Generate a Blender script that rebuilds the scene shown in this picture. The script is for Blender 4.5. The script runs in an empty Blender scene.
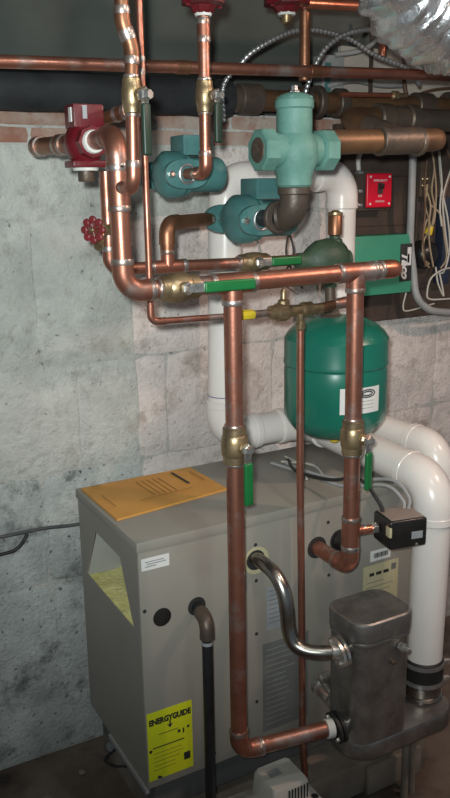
import bpy, bmesh, math, random
from mathutils import Vector, Matrix, noise

random.seed(7)
S = bpy.context.scene
C = bpy.context.collection
PI = math.pi

# ---------------------------------------------------------------- camera
def make_camera():
    h, p, r = math.radians(29.0), math.radians(14.25), math.radians(0.9)
    fw = Vector((math.sin(h)*math.cos(p), math.cos(h)*math.cos(p), -math.sin(p)))
    rt = Vector((math.cos(h), -math.sin(h), 0)); up = rt.cross(fw)
    rt2 = rt*math.cos(r) - up*math.sin(r); up2 = rt*math.sin(r) + up*math.cos(r)
    cd = bpy.data.cameras.new('camera'); co = bpy.data.objects.new('camera', cd); C.objects.link(co)
    m = Matrix.Identity(4)
    for i in range(3):
        m[i][0], m[i][1], m[i][2] = rt2[i], up2[i], -fw[i]
    m[2][3] = 1.45
    co.matrix_world = m
    cd.sensor_fit = 'VERTICAL'; cd.sensor_height = 24.0; cd.lens = 24.0*825/798
    cd.clip_start = 0.02
    S.camera = co
make_camera()

# ---------------------------------------------------------------- light and exposure
S.view_settings.view_transform = 'Standard'
S.view_settings.look = 'None'
S.view_settings.gamma = 1.0
S.view_settings.use_curve_mapping = False
S.view_settings.exposure = 0.45
W = bpy.data.worlds.new('world'); S.world = W; W.use_nodes = True
W.node_tree.nodes['Background'].inputs[0].default_value = (0.70, 0.85, 1.0, 1)
W.node_tree.nodes['Background'].inputs[1].default_value = 0.10

def area(name, loc, target, size, energy, color):
    d = bpy.data.lights.new(name, 'AREA'); d.shape = 'DISK'; d.size = size; d.energy = energy; d.color = color
    o = bpy.data.objects.new(name, d); C.objects.link(o); o.location = loc
    o.rotation_euler = (Vector(target) - Vector(loc)).to_track_quat('-Z', 'Y').to_euler()
    return o
def spot(name, loc, target, size, energy, color, cone, blend):
    d = bpy.data.lights.new(name, 'SPOT'); d.shadow_soft_size = size; d.energy = energy; d.color = color
    d.spot_size = math.radians(cone); d.spot_blend = blend
    o = bpy.data.objects.new(name, d); C.objects.link(o); o.location = loc
    o.rotation_euler = (Vector(target) - Vector(loc)).to_track_quat('-Z', 'Y').to_euler()
    return o
spot('phone_flash', (-0.05, -0.02, 1.50), (0.90, 1.7, 1.32), 0.02, 80, (0.92, 1.0, 0.97), 80, 1.0)
def bulb(name, loc, energy, color, size=0.04):
    d = bpy.data.lights.new(name, 'POINT'); d.energy = energy; d.color = color; d.shadow_soft_size = size
    o = bpy.data.objects.new(name, d); C.objects.link(o); o.location = loc
bulb('cellar_bulb', (1.70, 0.60, 1.93), 18, (1.0, 0.70, 0.56))
bulb('cellar_bulb_near', (0.80, 0.45, 1.98), 6, (0.95, 1.0, 0.97))

# ---------------------------------------------------------------- materials
MATS = {}
def mat(name, col, rough=0.5, metal=0.0, col2=None, scale=8.0, lo=0.35, hi=0.65, bump=0.0, bscale=60.0, col3=None, scale3=2.0, lo3=0.45, hi3=0.6, detail=4.0, rough2=None, coat=0.0, trans=0.0):
    m = bpy.data.materials.new(name); m.use_nodes = True; nt = m.node_tree; N = nt.nodes; L = nt.links
    b = N['Principled BSDF']
    b.inputs['Roughness'].default_value = rough; b.inputs['Metallic'].default_value = metal
    if coat: b.inputs['Coat Weight'].default_value = coat; b.inputs['Coat Roughness'].default_value = 0.12
    if trans: b.inputs['Transmission Weight'].default_value = trans
    tc = N.new('ShaderNodeTexCoord')
    def nz(s, d=detail):
        n = N.new('ShaderNodeTexNoise'); n.inputs['Scale'].default_value = s; n.inputs['Detail'].default_value = d
        n.inputs['Roughness'].default_value = 0.6
        L.new(tc.outputs['Object'], n.inputs['Vector']); return n
    def ramp(src, a, b_):
        r = N.new('ShaderNodeMapRange'); r.inputs[1].default_value = a; r.inputs[2].default_value = b_
        L.new(src, r.inputs[0]); return r.outputs[0]
    b.inputs['Base Color'].default_value = (*col, 1)
    if col2:
        n = nz(scale); f = ramp(n.outputs['Fac'], lo, hi)
        mx = N.new('ShaderNodeMix'); mx.data_type = 'RGBA'
        mx.inputs[6].default_value = (*col, 1); mx.inputs[7].default_value = (*col2, 1)
        L.new(f, mx.inputs[0]); out = mx.outputs[2]
        if rough2 is not None:
            rr = N.new('ShaderNodeMapRange'); rr.inputs[3].default_value = rough; rr.inputs[4].default_value = rough2
            L.new(f, rr.inputs[0]); L.new(rr.outputs[0], b.inputs['Roughness'])
        if col3:
            n3 = nz(scale3, 5.0); f3 = ramp(n3.outputs['Fac'], lo3, hi3)
            m3 = N.new('ShaderNodeMix'); m3.data_type = 'RGBA'; m3.inputs[7].default_value = (*col3, 1)
            L.new(out, m3.inputs[6]); L.new(f3, m3.inputs[0]); out = m3.outputs[2]
        L.new(out, b.inputs['Base Color'])
    if bump:
        nb = nz(bscale, 6.0); bp = N.new('ShaderNodeBump'); bp.inputs['Strength'].default_value = bump
        bp.inputs['Distance'].default_value = 0.004
        L.new(nb.outputs['Fac'], bp.inputs['Height']); L.new(bp.outputs['Normal'], b.inputs['Normal'])
    MATS[name] = m
    return m

mat('copper', (0.50, 0.21, 0.145), 0.33, 0.85, (0.30, 0.13, 0.09), 14, 0.4, 0.65, 0.08, 90, (0.44, 0.36, 0.335), 11, 0.53, 0.68, rough2=0.48)
mat('copper_old', (0.33, 0.15, 0.085), 0.42, 0.8, (0.20, 0.10, 0.06), 18, 0.4, 0.65, 0.10, 90)
mat('copper_brown', (0.185, 0.10, 0.05), 0.48, 0.5, (0.12, 0.065, 0.038), 16, 0.4, 0.65, 0.10, 90)
mat('copper_bright', (0.62, 0.24, 0.15), 0.30, 0.85, (0.45, 0.16, 0.10), 20, 0.4, 0.65, 0.06, 90)
mat('solder', (0.46, 0.42, 0.40), 0.36, 0.85, (0.38, 0.24, 0.19), 45, 0.42, 0.62)
mat('brass', (0.42, 0.31, 0.18), 0.38, 0.8, (0.23, 0.165, 0.10), 30, 0.4, 0.65, 0.15, 120)
mat('chrome', (0.85, 0.83, 0.78), 0.26, 0.9, (0.5, 0.48, 0.44), 60, 0.4, 0.65)
mat('steel', (0.50, 0.48, 0.44), 0.27, 1.0, (0.24, 0.22, 0.20), 12, 0.35, 0.7, 0.05, 50)
mat('hx_steel', (0.40, 0.385, 0.365), 0.40, 0.85, (0.24, 0.225, 0.215), 16, 0.35, 0.65, 0.12, 40, (0.46, 0.42, 0.38), 40, 0.58, 0.75)
mat('iron', (0.095, 0.075, 0.062), 0.45, 0.45, (0.15, 0.105, 0.075), 18, 0.45, 0.7, 0.25, 130)
mat('black_pipe', (0.012, 0.012, 0.013), 0.42, 0.1, (0.022, 0.022, 0.024), 16)
mat('black_foam', (0.012, 0.013, 0.015), 0.75, 0.0, (0.028, 0.03, 0.034), 10, 0.4, 0.7, 0.35, 40)
mat('black_plastic', (0.012, 0.012, 0.012), 0.30, 0.0, (0.02, 0.019, 0.018), 30)
mat('rubber', (0.012, 0.012, 0.012), 0.55, 0.0, (0.02, 0.02, 0.02), 30)
mat('pump_green', (0.055, 0.16, 0.16), 0.42, 0.0, (0.075, 0.20, 0.195), 14, 0.4, 0.65, 0.25, 160, coat=0.2)
mat('mix_teal', (0.095, 0.225, 0.19), 0.55, 0.0, (0.135, 0.285, 0.245), 16, 0.4, 0.65, 0.25, 120, (0.075, 0.18, 0.155), 40, 0.6, 0.75)
mat('tank_green', (0.009, 0.145, 0.10), 0.30, 0.0, (0.012, 0.16, 0.112), 6, coat=0.35)
mat('scoop_green', (0.025, 0.055, 0.032), 0.5, 0.0, (0.045, 0.08, 0.048), 20, 0.4, 0.65, 0.3, 120)
mat('box_green', (0.045, 0.26, 0.16), 0.48, 0.0, (0.055, 0.29, 0.18), 8)
mat('handle_green', (0.008, 0.12, 0.03), 0.38, 0.0, (0.010, 0.14, 0.038), 30)
mat('handle_dark', (0.012, 0.030, 0.020), 0.42, 0.0, (0.018, 0.038, 0.026), 30)
mat('red_paint', (0.135, 0.007, 0.013), 0.38, 0.0, (0.095, 0.006, 0.009), 20, 0.4, 0.65, 0.2, 130, coat=0.2)
mat('wheel_red', (0.20, 0.018, 0.025), 0.45, 0.0, (0.14, 0.02, 0.02), 40)
mat('switch_red', (0.72, 0.006, 0.03), 0.32, 0.0, (0.66, 0.006, 0.028), 20)
mat('pvc', (0.86, 0.80, 0.76), 0.28, 0.0, (0.82, 0.76, 0.72), 8, coat=0.15)
mat('ink_purple', (0.10, 0.08, 0.22), 0.5, 0.0, (0.16, 0.12, 0.3), 50)
mat('boiler_paint', (0.285, 0.265, 0.23), 0.50, 0.0, (0.27, 0.25, 0.22), 5, 0.4, 0.65, 0.05, 200, (0.25, 0.215, 0.185), 3.0, 0.56, 0.72)
mat('boiler_dark', (0.13, 0.13, 0.13), 0.55, 0.0, (0.10, 0.10, 0.10), 8)
mat('liner', (0.42, 0.42, 0.40), 0.55, 0.2, (0.36, 0.36, 0.34), 8)
mat('insulation', (0.92, 0.86, 0.40), 0.95, 0.0, (0.80, 0.72, 0.27), 40, 0.35, 0.65, 0.9, 90)
mat('manila', (0.62, 0.305, 0.065), 0.62, 0.0, (0.56, 0.265, 0.055), 12)
mat('ink', (0.02, 0.02, 0.02), 0.6, 0.0, (0.03, 0.03, 0.03), 60)
mat('ink_brown', (0.34, 0.17, 0.04), 0.6, 0.0, (0.30, 0.15, 0.04), 60)
mat('label_yellow', (0.66, 0.70, 0.015), 0.5, 0.0, (0.62, 0.66, 0.015), 10)
mat('label_cream', (0.52, 0.47, 0.30), 0.5, 0.0, (0.46, 0.41, 0.25), 14)
mat('label_white', (0.72, 0.72, 0.70), 0.45, 0.0, (0.66, 0.66, 0.65), 20)
mat('label_bluegrey', (0.33, 0.34, 0.36), 0.5, 0.0, (0.27, 0.28, 0.30), 20)
mat('label_grey', (0.17, 0.17, 0.165), 0.5, 0.0, (0.15, 0.15, 0.145), 20)
mat('label_tan', (0.30, 0.23, 0.20), 0.5, 0.0, (0.26, 0.20, 0.17), 20)
mat('ink_grey', (0.30, 0.30, 0.29), 0.5, 0.0, (0.26, 0.26, 0.25), 60)
mat('white_plastic', (0.62, 0.60, 0.54), 0.42, 0.0, (0.57, 0.55, 0.50), 12)
mat('grey_metal', (0.40, 0.41, 0.42), 0.42, 0.5, (0.32, 0.33, 0.34), 20)
mat('galv', (0.60, 0.61, 0.62), 0.33, 0.8, (0.42, 0.43, 0.44), 30)
mat('cable_dark', (0.07, 0.07, 0.075), 0.4, 0.0, (0.12, 0.12, 0.12), 30)
mat('cable_grey', (0.36, 0.36, 0.36), 0.5, 0.0, (0.30, 0.30, 0.30), 30)
mat('cable_white', (0.55, 0.52, 0.46), 0.5, 0.0, (0.48, 0.45, 0.40), 30)
mat('cable_tan', (0.36, 0.27, 0.17), 0.5, 0.0, (0.30, 0.22, 0.14), 30)
mat('cable_brown', (0.11, 0.06, 0.035), 0.5, 0.0, (0.15, 0.08, 0.05), 30)
mat('cable_blue', (0.018, 0.026, 0.05), 0.5, 0.0, (0.025, 0.035, 0.06), 30)
mat('cable_black', (0.012, 0.012, 0.012), 0.5, 0.0, (0.02, 0.02, 0.02), 30)
mat('nut_yellow', (0.72, 0.52, 0.03), 0.4, 0.0, (0.66, 0.48, 0.03), 30)
mat('board_wood', (0.050, 0.034, 0.027), 0.8, 0.0, (0.085, 0.055, 0.042), 7, 0.4, 0.7, 0.4, 40)
mat('rim_board', (0.070, 0.080, 0.073), 0.85, 0.0, (0.052, 0.058, 0.054), 3, 0.4, 0.65, 0.2, 60)
mat('rim_pale', (0.52, 0.46, 0.40), 0.8, 0.0, (0.42, 0.37, 0.33), 5, 0.4, 0.7, 0.2, 60)
mat('joist_wood', (0.16, 0.15, 0.13), 0.85, 0.0, (0.11, 0.10, 0.09), 5, 0.4, 0.7, 0.3, 50)
def wall_mat(name, base, tone, stain, pit, st_lo=0.58, st_hi=0.74, pit_lo=0.62):
    m = bpy.data.materials.new(name); m.use_nodes = True; nt = m.node_tree; N = nt.nodes; L = nt.links
    b = N['Principled BSDF']; b.inputs['Roughness'].default_value = 0.88
    tc = N.new('ShaderNodeTexCoord')
    def nz(s, d=6.0, r=0.62):
        n = N.new('ShaderNodeTexNoise'); n.inputs['Scale'].default_value = s; n.inputs['Detail'].default_value = d
        n.inputs['Roughness'].default_value = r; L.new(tc.outputs['Object'], n.inputs['Vector']); return n.outputs['Fac']
    def rng(src, a, c):
        r = N.new('ShaderNodeMapRange'); r.inputs[1].default_value = a; r.inputs[2].default_value = c; L.new(src, r.inputs[0]); return r.outputs[0]
    def mix(f, a, c):
        x = N.new('ShaderNodeMix'); x.data_type = 'RGBA'; L.new(f, x.inputs[0])
        if hasattr(a, 'default_value'): L.new(a, x.inputs[6])
        else: x.inputs[6].default_value = (*a, 1)
        x.inputs[7].default_value = (*c, 1); return x.outputs[2]
    c = mix(rng(nz(3.4, 9, 0.72), 0.38, 0.66), base, tone)
    c = mix(rng(nz(30, 5, 0.7), 0.50, 0.72), c, tuple(v*0.66 for v in base))
    c = mix(rng(nz(7.5, 9, 0.72), st_lo, st_hi), c, stain)
    c = mix(rng(nz(55, 4, 0.6), pit_lo, pit_lo+0.07), c, pit)
    L.new(c, b.inputs['Base Color'])
    a = N.new('ShaderNodeMath'); a.operation = 'ADD'
    L.new(nz(16, 8, 0.65), a.inputs[0])
    k = N.new('ShaderNodeMath'); k.operation = 'MULTIPLY'; k.inputs[1].default_value = 0.45; L.new(nz(95, 5, 0.6), k.inputs[0]); L.new(k.outputs[0], a.inputs[1])
    bp = N.new('ShaderNodeBump'); bp.inputs['Strength'].default_value = 0.9; bp.inputs['Distance'].default_value = 0.012
    L.new(a.outputs[0], bp.inputs['Height']); L.new(bp.outputs['Normal'], b.inputs['Normal'])
    MATS[name] = m
wall_mat('paint_grey', (0.62, 0.63, 0.59), (0.42, 0.425, 0.40), (0.36, 0.335, 0.30), (0.22, 0.205, 0.185), 0.54, 0.74, 0.64)
wall_mat('paint_pale', (0.80, 0.72, 0.685), (0.58, 0.515, 0.49), (0.36, 0.29, 0.25), (0.26, 0.21, 0.19), 0.53, 0.72, 0.635)
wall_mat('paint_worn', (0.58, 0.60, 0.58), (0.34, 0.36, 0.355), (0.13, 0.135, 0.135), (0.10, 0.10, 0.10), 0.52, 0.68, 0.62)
wall_mat('mortar', (0.58, 0.57, 0.54), (0.42, 0.41, 0.39), (0.33, 0.31, 0.29), (0.22, 0.21, 0.20))
mat('brick_red', (0.32, 0.15, 0.105), 0.88, 0.0, (0.46, 0.38, 0.33), 7, 0.40, 0.62, 0.7, 50, (0.30, 0.13, 0.09), 18, 0.55, 0.7)
mat('floor_dirt', (0.15, 0.11, 0.085), 0.75, 0.0, (0.24, 0.195, 0.16), 5, 0.40, 0.70, 0.9, 30, (0.04, 0.028, 0.024), 3, 0.52, 0.68, detail=8)
mat('pad_concrete', (0.32, 0.27, 0.22), 0.9, 0.0, (0.20, 0.165, 0.135), 8, 0.4, 0.66, 0.6, 40)
mat('foil', (0.93, 0.94, 0.96), 0.30, 0.92, (0.80, 0.81, 0.83), 14, 0.4, 0.6, 1.0, 34, rough2=0.22)
mat('teflon', (0.75, 0.75, 0.72), 0.5, 0.0, (0.62, 0.62, 0.6), 60)

# ---------------------------------------------------------------- mesh helpers
def frame(axis, hint=None):
    z = Vector(axis).normalized()
    h = Vector(hint) if hint else (Vector((0, 0, 1)) if abs(z.z) < 0.9 else Vector((1, 0, 0)))
    x = (h - z*h.dot(z)).normalized(); y = z.cross(x)
    return x, y, z

class MB:
    def __init__(s): s.v = []; s.f = []
    def add(s, v, f):
        o = len(s.v); s.v += [Vector(p) for p in v]; s.f += [tuple(i+o for i in q) for q in f]; return s
    def box(s, c, size, axes=None, bevel=0.0, seg=2):
        bm = bmesh.new(); bmesh.ops.create_cube(bm, size=1.0)
        for v in bm.verts: v.co = Vector((v.co.x*size[0], v.co.y*size[1], v.co.z*size[2]))
        if bevel > 0: bmesh.ops.bevel(bm, geom=bm.edges[:], offset=bevel, segments=seg, affect='EDGES', profile=0.6)
        bm.verts.index_update()
        ax = [Vector(a).normalized() for a in axes] if axes else [Vector((1,0,0)), Vector((0,1,0)), Vector((0,0,1))]
        c = Vector(c)
        s.add([c + ax[0]*v.co.x + ax[1]*v.co.y + ax[2]*v.co.z for v in bm.verts], [[v.index for v in f.verts] for f in bm.faces])
        bm.free(); return s
    def bb(s, x0, x1, y0, y1, z0, z1, bevel=0.0, seg=2):
        return s.box(((x0+x1)/2, (y0+y1)/2, (z0+z1)/2), (abs(x1-x0), abs(y1-y0), abs(z1-z0)), None, bevel, seg)
    def lathe(s, o, axis, prof, seg=20, hint=None, sx=1.0, sy=1.0, rot=0.0):
        x, y, z = frame(axis, hint); o = Vector(o); n = len(prof); V = []; F = []
        for t, r in prof:
            for k in range(seg):
                a = 2*PI*k/seg + rot
                V.append(o + z*t + x*(r*sx*math.cos(a)) + y*(r*sy*math.sin(a)))
        for i in range(n-1):
            for k in range(seg):
                k2 = (k+1) % seg
                F.append((i*seg+k, i*seg+k2, (i+1)*seg+k2, (i+1)*seg+k))
        F.append(tuple(reversed(range(seg)))); F.append(tuple((n-1)*seg+k for k in range(seg)))
        return s.add(V, F)
    def cyl(s, a, b, r, seg=18, ch=0.0):
        a = Vector(a); b = Vector(b); L = (b-a).length
        if ch > 0: prof = [(0, r-ch), (ch, r), (L-ch, r), (L, r-ch)]
        else: prof = [(0, r), (L, r)]
        return s.lathe(a, b-a, prof, seg)
    def tube(s, pts, r, seg=14, radii=None, cap=True):
        pts = [Vector(p) for p in pts]; n = len(pts); V = []; F = []
        x = None
        for i, p in enumerate(pts):
            t = (pts[min(i+1, n-1)] - pts[max(i-1, 0)]).normalized()
            if x is None: x, y, _ = frame(t)
            else:
                x = (x - t*x.dot(t)).normalized(); y = t.cross(x)
            rr = radii[i] if radii else r
            for k in range(seg):
                a = 2*PI*k/seg; V.append(p + x*(rr*math.cos(a)) + y*(rr*math.sin(a)))
        for i in range(n-1):
            for k in range(seg):
                k2 = (k+1) % seg
                F.append((i*seg+k, i*seg+k2, (i+1)*seg+k2, (i+1)*seg+k))
        if cap: F.append(tuple(reversed(range(seg)))); F.append(tuple((n-1)*seg+k for k in range(seg)))
        return s.add(V, F)
    def prism(s, poly, o, ex, ey, ez, t):
        o = Vector(o); ex = Vector(ex); ey = Vector(ey); ez = Vector(ez); n = len(poly)
        V = [o + ex*a + ey*b for a, b in poly] + [o + ex*a + ey*b + ez*t for a, b in poly]
        F = [tuple(reversed(range(n))), tuple(range(n, 2*n))] + [(i, (i+1) % n, n+(i+1) % n, n+i) for i in range(n)]
        return s.add(V, F)
    def torus(s, c, axis, R, r, n=24, m=8):
        x, y, z = frame(axis); c = Vector(c); V = []; F = []
        for i in range(n):
            a = 2*PI*i/n; d = x*math.cos(a) + y*math.sin(a)
            for j in range(m):
                b = 2*PI*j/m; V.append(c + d*(R + r*math.cos(b)) + z*(r*math.sin(b)))
        for i in range(n):
            for j in range(m):
                i2 = (i+1) % n; j2 = (j+1) % m
                F.append((i*m+j, i2*m+j, i2*m+j2, i*m+j2))
        return s.add(V, F)
    def build(s, name, m, parent=None, smooth=40):
        me = bpy.data.meshes.new(name)
        o0 = ORG.get(parent, Vector((0, 0, 0))) if parent else Vector((0, 0, 0))
        me.from_pydata([v - o0 for v in s.v], [], s.f); me.validate()
        bm = bmesh.new(); bm.from_mesh(me); bmesh.ops.recalc_face_normals(bm, faces=bm.faces[:]); bm.to_mesh(me); bm.free()
        me.materials.append(MATS[m])
        if smooth:
            me.polygons.foreach_set('use_smooth', [True]*len(me.polygons)); me.set_sharp_from_angle(angle=math.radians(smooth))
        ob = bpy.data.objects.new(name, me); C.objects.link(ob)
        if parent: ob.parent = parent; ORG[ob] = o0
        else: ORG[ob] = Vector((0, 0, 0))
        return ob
ORG = {}
def thing(name, label, cat, loc, group=None):
    o = bpy.data.objects.new(name, None); C.objects.link(o); o.empty_display_size = 0.05
    o.location = loc; ORG[o] = Vector(loc)
    o['label'] = label; o['category'] = cat
    if group: o['group'] = group
    return o
def tag(o, label, cat, group=None):
    # move a single mesh's origin to its own base
    me = o.data; xs = [v.co for v in me.vertices]
    b = Vector((sum(v.x for v in xs)/len(xs), sum(v.y for v in xs)/len(xs), min(v.z for v in xs)))
    me.transform(Matrix.Translation(-b)); o.location = b; ORG[o] = b
    o['label'] = label; o['category'] = cat
    if group: o['group'] = group
    return o
def struct(o): o['kind'] = 'structure'; return o

def catmull(P, n=10):
    P = [Vector(p) for p in P]; out = []
    Q = [P[0]*2 - P[1]] + P + [P[-1]*2 - P[-2]]
    for i in range(1, len(Q)-2):
        for k in range(n):
            t = k/n; a, b, c, d = Q[i-1], Q[i], Q[i+1], Q[i+2]
            out.append(0.5*((2*b) + (c-a)*t + (2*a-5*b+4*c-d)*t*t + (3*b-a-3*c+d)*t**3))
    out.append(P[-1]); return out

def text_mesh(txt, size, o, ex, ey, m, parent, name='lettering', shear=0.0, bold=0.0, align='CENTER', depth=0.0004, xs=1.0):
    cu = bpy.data.curves.new('t', 'FONT'); cu.body = txt; cu.size = size; cu.align_x = align; cu.align_y = 'CENTER'
    cu.shear = shear; cu.offset = bold; cu.extrude = depth; cu.resolution_u = 3
    ob = bpy.data.objects.new('t', cu); C.objects.link(ob)
    me = bpy.data.meshes.new_from_object(ob.evaluated_get(bpy.context.evaluated_depsgraph_get()))
    bpy.data.objects.remove(ob); bpy.data.curves.remove(cu)
    ex = Vector(ex).normalized(); ey = Vector(ey).normalized(); ez = ex.cross(ey)
    o0 = ORG.get(parent, Vector((0, 0, 0)))
    M = Matrix(((ex.x*xs, ey.x, ez.x, o[0]-o0.x), (ex.y*xs, ey.y, ez.y, o[1]-o0.y), (ex.z*xs, ey.z, ez.z, o[2]-o0.z), (0, 0, 0, 1)))
    me.transform(M); me.materials.clear(); me.materials.append(MATS[m]); me.name = name
    r = bpy.data.objects.new(name, me); C.objects.link(r); r.parent = parent; ORG[r] = o0
    return r

# ---- plumbing helpers
def solder(parent, c, axis, r, w=0.009, m='solder'):
    a = Vector(axis).normalized(); c = Vector(c)
    MB().lathe(c - a*w/2, a, [(0, r*1.005), (w*0.3, r*1.055), (w*0.7, r*1.055), (w, r*1.005)], 18).build('solder_ring', m, parent)
def elbow(parent, p, u1, u2, r, R, m='copper', sm='solder', fat=1.13, collar=0.016, name='elbow'):
    p = Vector(p); u1 = Vector(u1).normalized(); u2 = Vector(u2).normalized()
    th = u1.angle(u2); d = R*math.tan(th/2)
    a = p - u1*d; nrm = (u2 - u1*u2.dot(u1)).normalized(); cen = a + nrm*R
    pts = [a - u1*collar] + [cen + (-nrm*math.cos(th*k/9) + u1*math.sin(th*k/9))*R for k in range(10)] + [p + u2*(d+collar)]
    rr = [r*fat*1.03] + [r*fat]*10 + [r*fat*1.03]
    e = MB().tube(pts, r, 18, rr).build(name, m, parent)
    if sm:
        solder(e, a - u1*collar, u1, r*fat, 0.011, sm); solder(e, p + u2*(d+collar), u2, r*fat, 0.011, sm)
    return d
def run(parent, pts, r, m='copper', R=None, sm='solder', em=None, fat=1.13, collar=0.016):
    pts = [Vector(p) for p in pts]; R = R or r*1.9; n = len(pts)
    def dd(i):
        if i == 0 or i == n-1: return 0
        th = (pts[i]-pts[i-1]).angle(pts[i+1]-pts[i]); return R*math.tan(th/2)
    for i in range(n-1):
        u = (pts[i+1]-pts[i]).normalized()
        MB().cyl(pts[i] + u*dd(i), pts[i+1] - u*dd(i+1), r, 18, 0.0008).build('pipe', m, parent)
    for i in range(1, n-1):
        elbow(parent, pts[i], pts[i]-pts[i-1], pts[i+1]-pts[i], r, R, em or m, sm, fat, collar)
def coupling(parent, c, axis, r, L, m='copper', sm='solder', fat=1.13, name='coupling'):
    a = Vector(axis).normalized(); c = Vector(c)
    o = MB().cyl(c - a*L/2, c + a*L/2, r*fat, 18, 0.001).build(name, m, parent)
    if sm: solder(o, c - a*L/2, a, r*fat, 0.010, sm); solder(o, c + a*L/2, a, r*fat, 0.010, sm)
    return o
def tee(parent, c, axis, branch, r, rb=None, m='copper', sm='solder', fat=1.13):
    a = Vector(axis).normalized(); b = Vector(branch).normalized(); c = Vector(c); rb = rb or r
    L = rb*fat*1.0 + 0.022; B = r*fat + 0.016
    mb = MB().cyl(c - a*L, c + a*L, r*fat, 20, 0.001); mb.cyl(c, c + b*B, rb*fat, 18, 0.001)
    o = mb.build('tee', m, parent)
    if sm:
        solder(o, c - a*L, a, r*fat, 0.010, sm); solder(o, c + a*L, a, r*fat, 0.010, sm); solder(o, c + b*B, b, rb*fat, 0.010, sm)

def ball_valve(label, pos, axis, r, stem, hdir, hm='handle_green', hl=0.085, group=None, L=0.036, off=0.022, hw=0.019, up=0.012):
    p = Vector(pos); a = Vector(axis).normalized(); st = Vector(stem).normalized(); hd = Vector(hdir).normalized()
    st = (st - a*st.dot(a)).normalized()
    t = thing('ball_valve', label, 'valve', (p - Vector((0, 0, L if abs(a.z) > 0.5 else r*1.6))), group)
    mb = MB().lathe(p - a*L, a, [(0, r*1.12), (0.002, r*1.32), (L*0.42, r*1.34), (L*0.5, r*1.45), (L*0.75, r*1.52), (L, r*1.56), (L*1.25, r*1.52), (L*1.5, r*1.45), (L*1.58, r*1.34), (L*2-0.002, r*1.32), (L*2, r*1.12)], 16)
    body = mb.build('body', 'brass', t, 30)
    for s in (-1, 1): solder(body, p + a*(s*L*1.02), a, r*1.12, 0.007)
    q = p + st*(r*1.6)
    MB().lathe(q - st*0.006, st, [(0, 0.011), (0.008, 0.011), (0.010, 0.0095), (up, 0.0085)], 8).build('bonnet', 'brass', t, 30)
    q2 = q + st*up
    w = hd.cross(st)
    MB().lathe(q2 - st*0.004, st, [(0, 0.0115), (0.007, 0.0115), (0.009, 0.0085), (0.015, 0.007)], 6).build('stem_nut', 'chrome', t, 25)
    h = MB().box(q2 + hd*(off*0.5), (off+0.016, 0.016, 0.0025), (hd, w, st), 0.0008).build('lever', 'chrome', t)
    MB().box(q2 + hd*(off + hl/2) + st*0.001, (hl, hw, 0.0085), (hd, w, st), 0.0036, 3).build('grip', hm, h)
    return t

# ---------------------------------------------------------------- the setting
struct(MB().bb(-1.6, 3.4, -1.4, 2.0, -0.08, 0.0).build('floor', 'floor_dirt', None, 0))
struct(MB().bb(-1.6, 3.4, -1.4, 2.1, 2.12, 2.16).build('ceiling', 'joist_wood', None, 0))
wall = struct(MB().bb(-1.6, 3.4, 1.896, 2.06, -0.05, 1.632).build('wall_back', 'mortar', None, 0))

def block(x0, x1, z0, z1, m, proud, gap=0.004, jit=0.006, parent=wall, name='block', yb=1.897, bev=0.011):
    """one masonry unit: an outline with uneven edges, a sloped arris and a proud face"""
    x0 += gap; x1 -= gap; z0 += gap; z1 -= gap
    pts = []
    nx = max(3, int((x1-x0)/0.06)); nz = max(2, int((z1-z0)/0.06))
    if name == 'brick': nx, nz = 3, 2
    for i in range(nx): pts.append((x0 + (x1-x0)*i/nx, z0))
    for i in range(nz): pts.append((x1, z0 + (z1-z0)*i/nz))
    for i in range(nx): pts.append((x1 - (x1-x0)*i/nx, z1))
    for i in range(nz): pts.append((x0, z1 - (z1-z0)*i/nz))
    P = []
    cx, cz = (x0+x1)/2, (z0+z1)/2
    for (x, z) in pts:
        k = noise.noise(Vector((x*9, z*9, 3.1))); k2 = noise.noise(Vector((x*9+40, z*9, 8.7)))
        corner = (abs(abs(x-cx)-(x1-x0)/2) < 1e-6 and abs(abs(z-cz)-(z1-z0)/2) < 1e-6)
        x += k*jit; z += k2*jit
        if corner: x += (cx-x)*0.04; z += (cz-z)*0.05
        P.append((x, z))
    n = len(P); f = yb - proud
    V = [(x, yb, z) for x, z in P] + [(x, f+proud*0.45, z) for x, z in P]
    V += [(x + (cx-x)*min(1, bev/max(abs(cx-x), 0.02)), f, z + (cz-z)*min(1, bev/max(abs(cz-z), 0.02))) for x, z in P]
    F = [(i, (i+1) % n, n+(i+1) % n, n+i) for i in range(n)] + [(n+i, n+(i+1) % n, 2*n+(i+1) % n, 2*n+i) for i in range(n)]
    F += [tuple(range(2*n, 3*n))]
    return MB().add(V, F).build(name, m, parent, 60)

courses = [
    (0.0, 0.157, [-1.2, -0.8, -0.38, -0.02, 0.33, 0.70, 1.08, 1.48, 1.88, 2.28, 2.68, 3.1]),
    (0.157, 0.488, [-1.0, -0.6, -0.22, 0.12, 0.36, 0.545, 0.86, 1.25, 1.62, 2.0, 2.4, 2.8, 3.1]),
    (0.488, 0.777, [-1.2, -0.8, -0.4, -0.02, 0.30, 0.535, 0.80, 1.12, 1.46, 1.80, 2.2, 2.6, 3.1]),
    (0.777, 1.047, [-1.0, -0.6, -0.25, 0.10, 0.40, 0.635, 0.795, 0.875, 1.20, 1.50, 1.80, 2.2, 2.6, 3.1]),
    (1.047, 1.392, [-1.2, -0.8, -0.4, -0.02, 0.26, 0.545, 0.79, 1.06, 1.38, 1.70, 2.1, 2.5, 3.1]),
    (1.392, 1.553, [-1.0, -0.6, -0.25, 0.10, 0.40, 0.70, 1.02, 1.35, 1.70, 2.1, 2.5, 3.1]),
]
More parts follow.
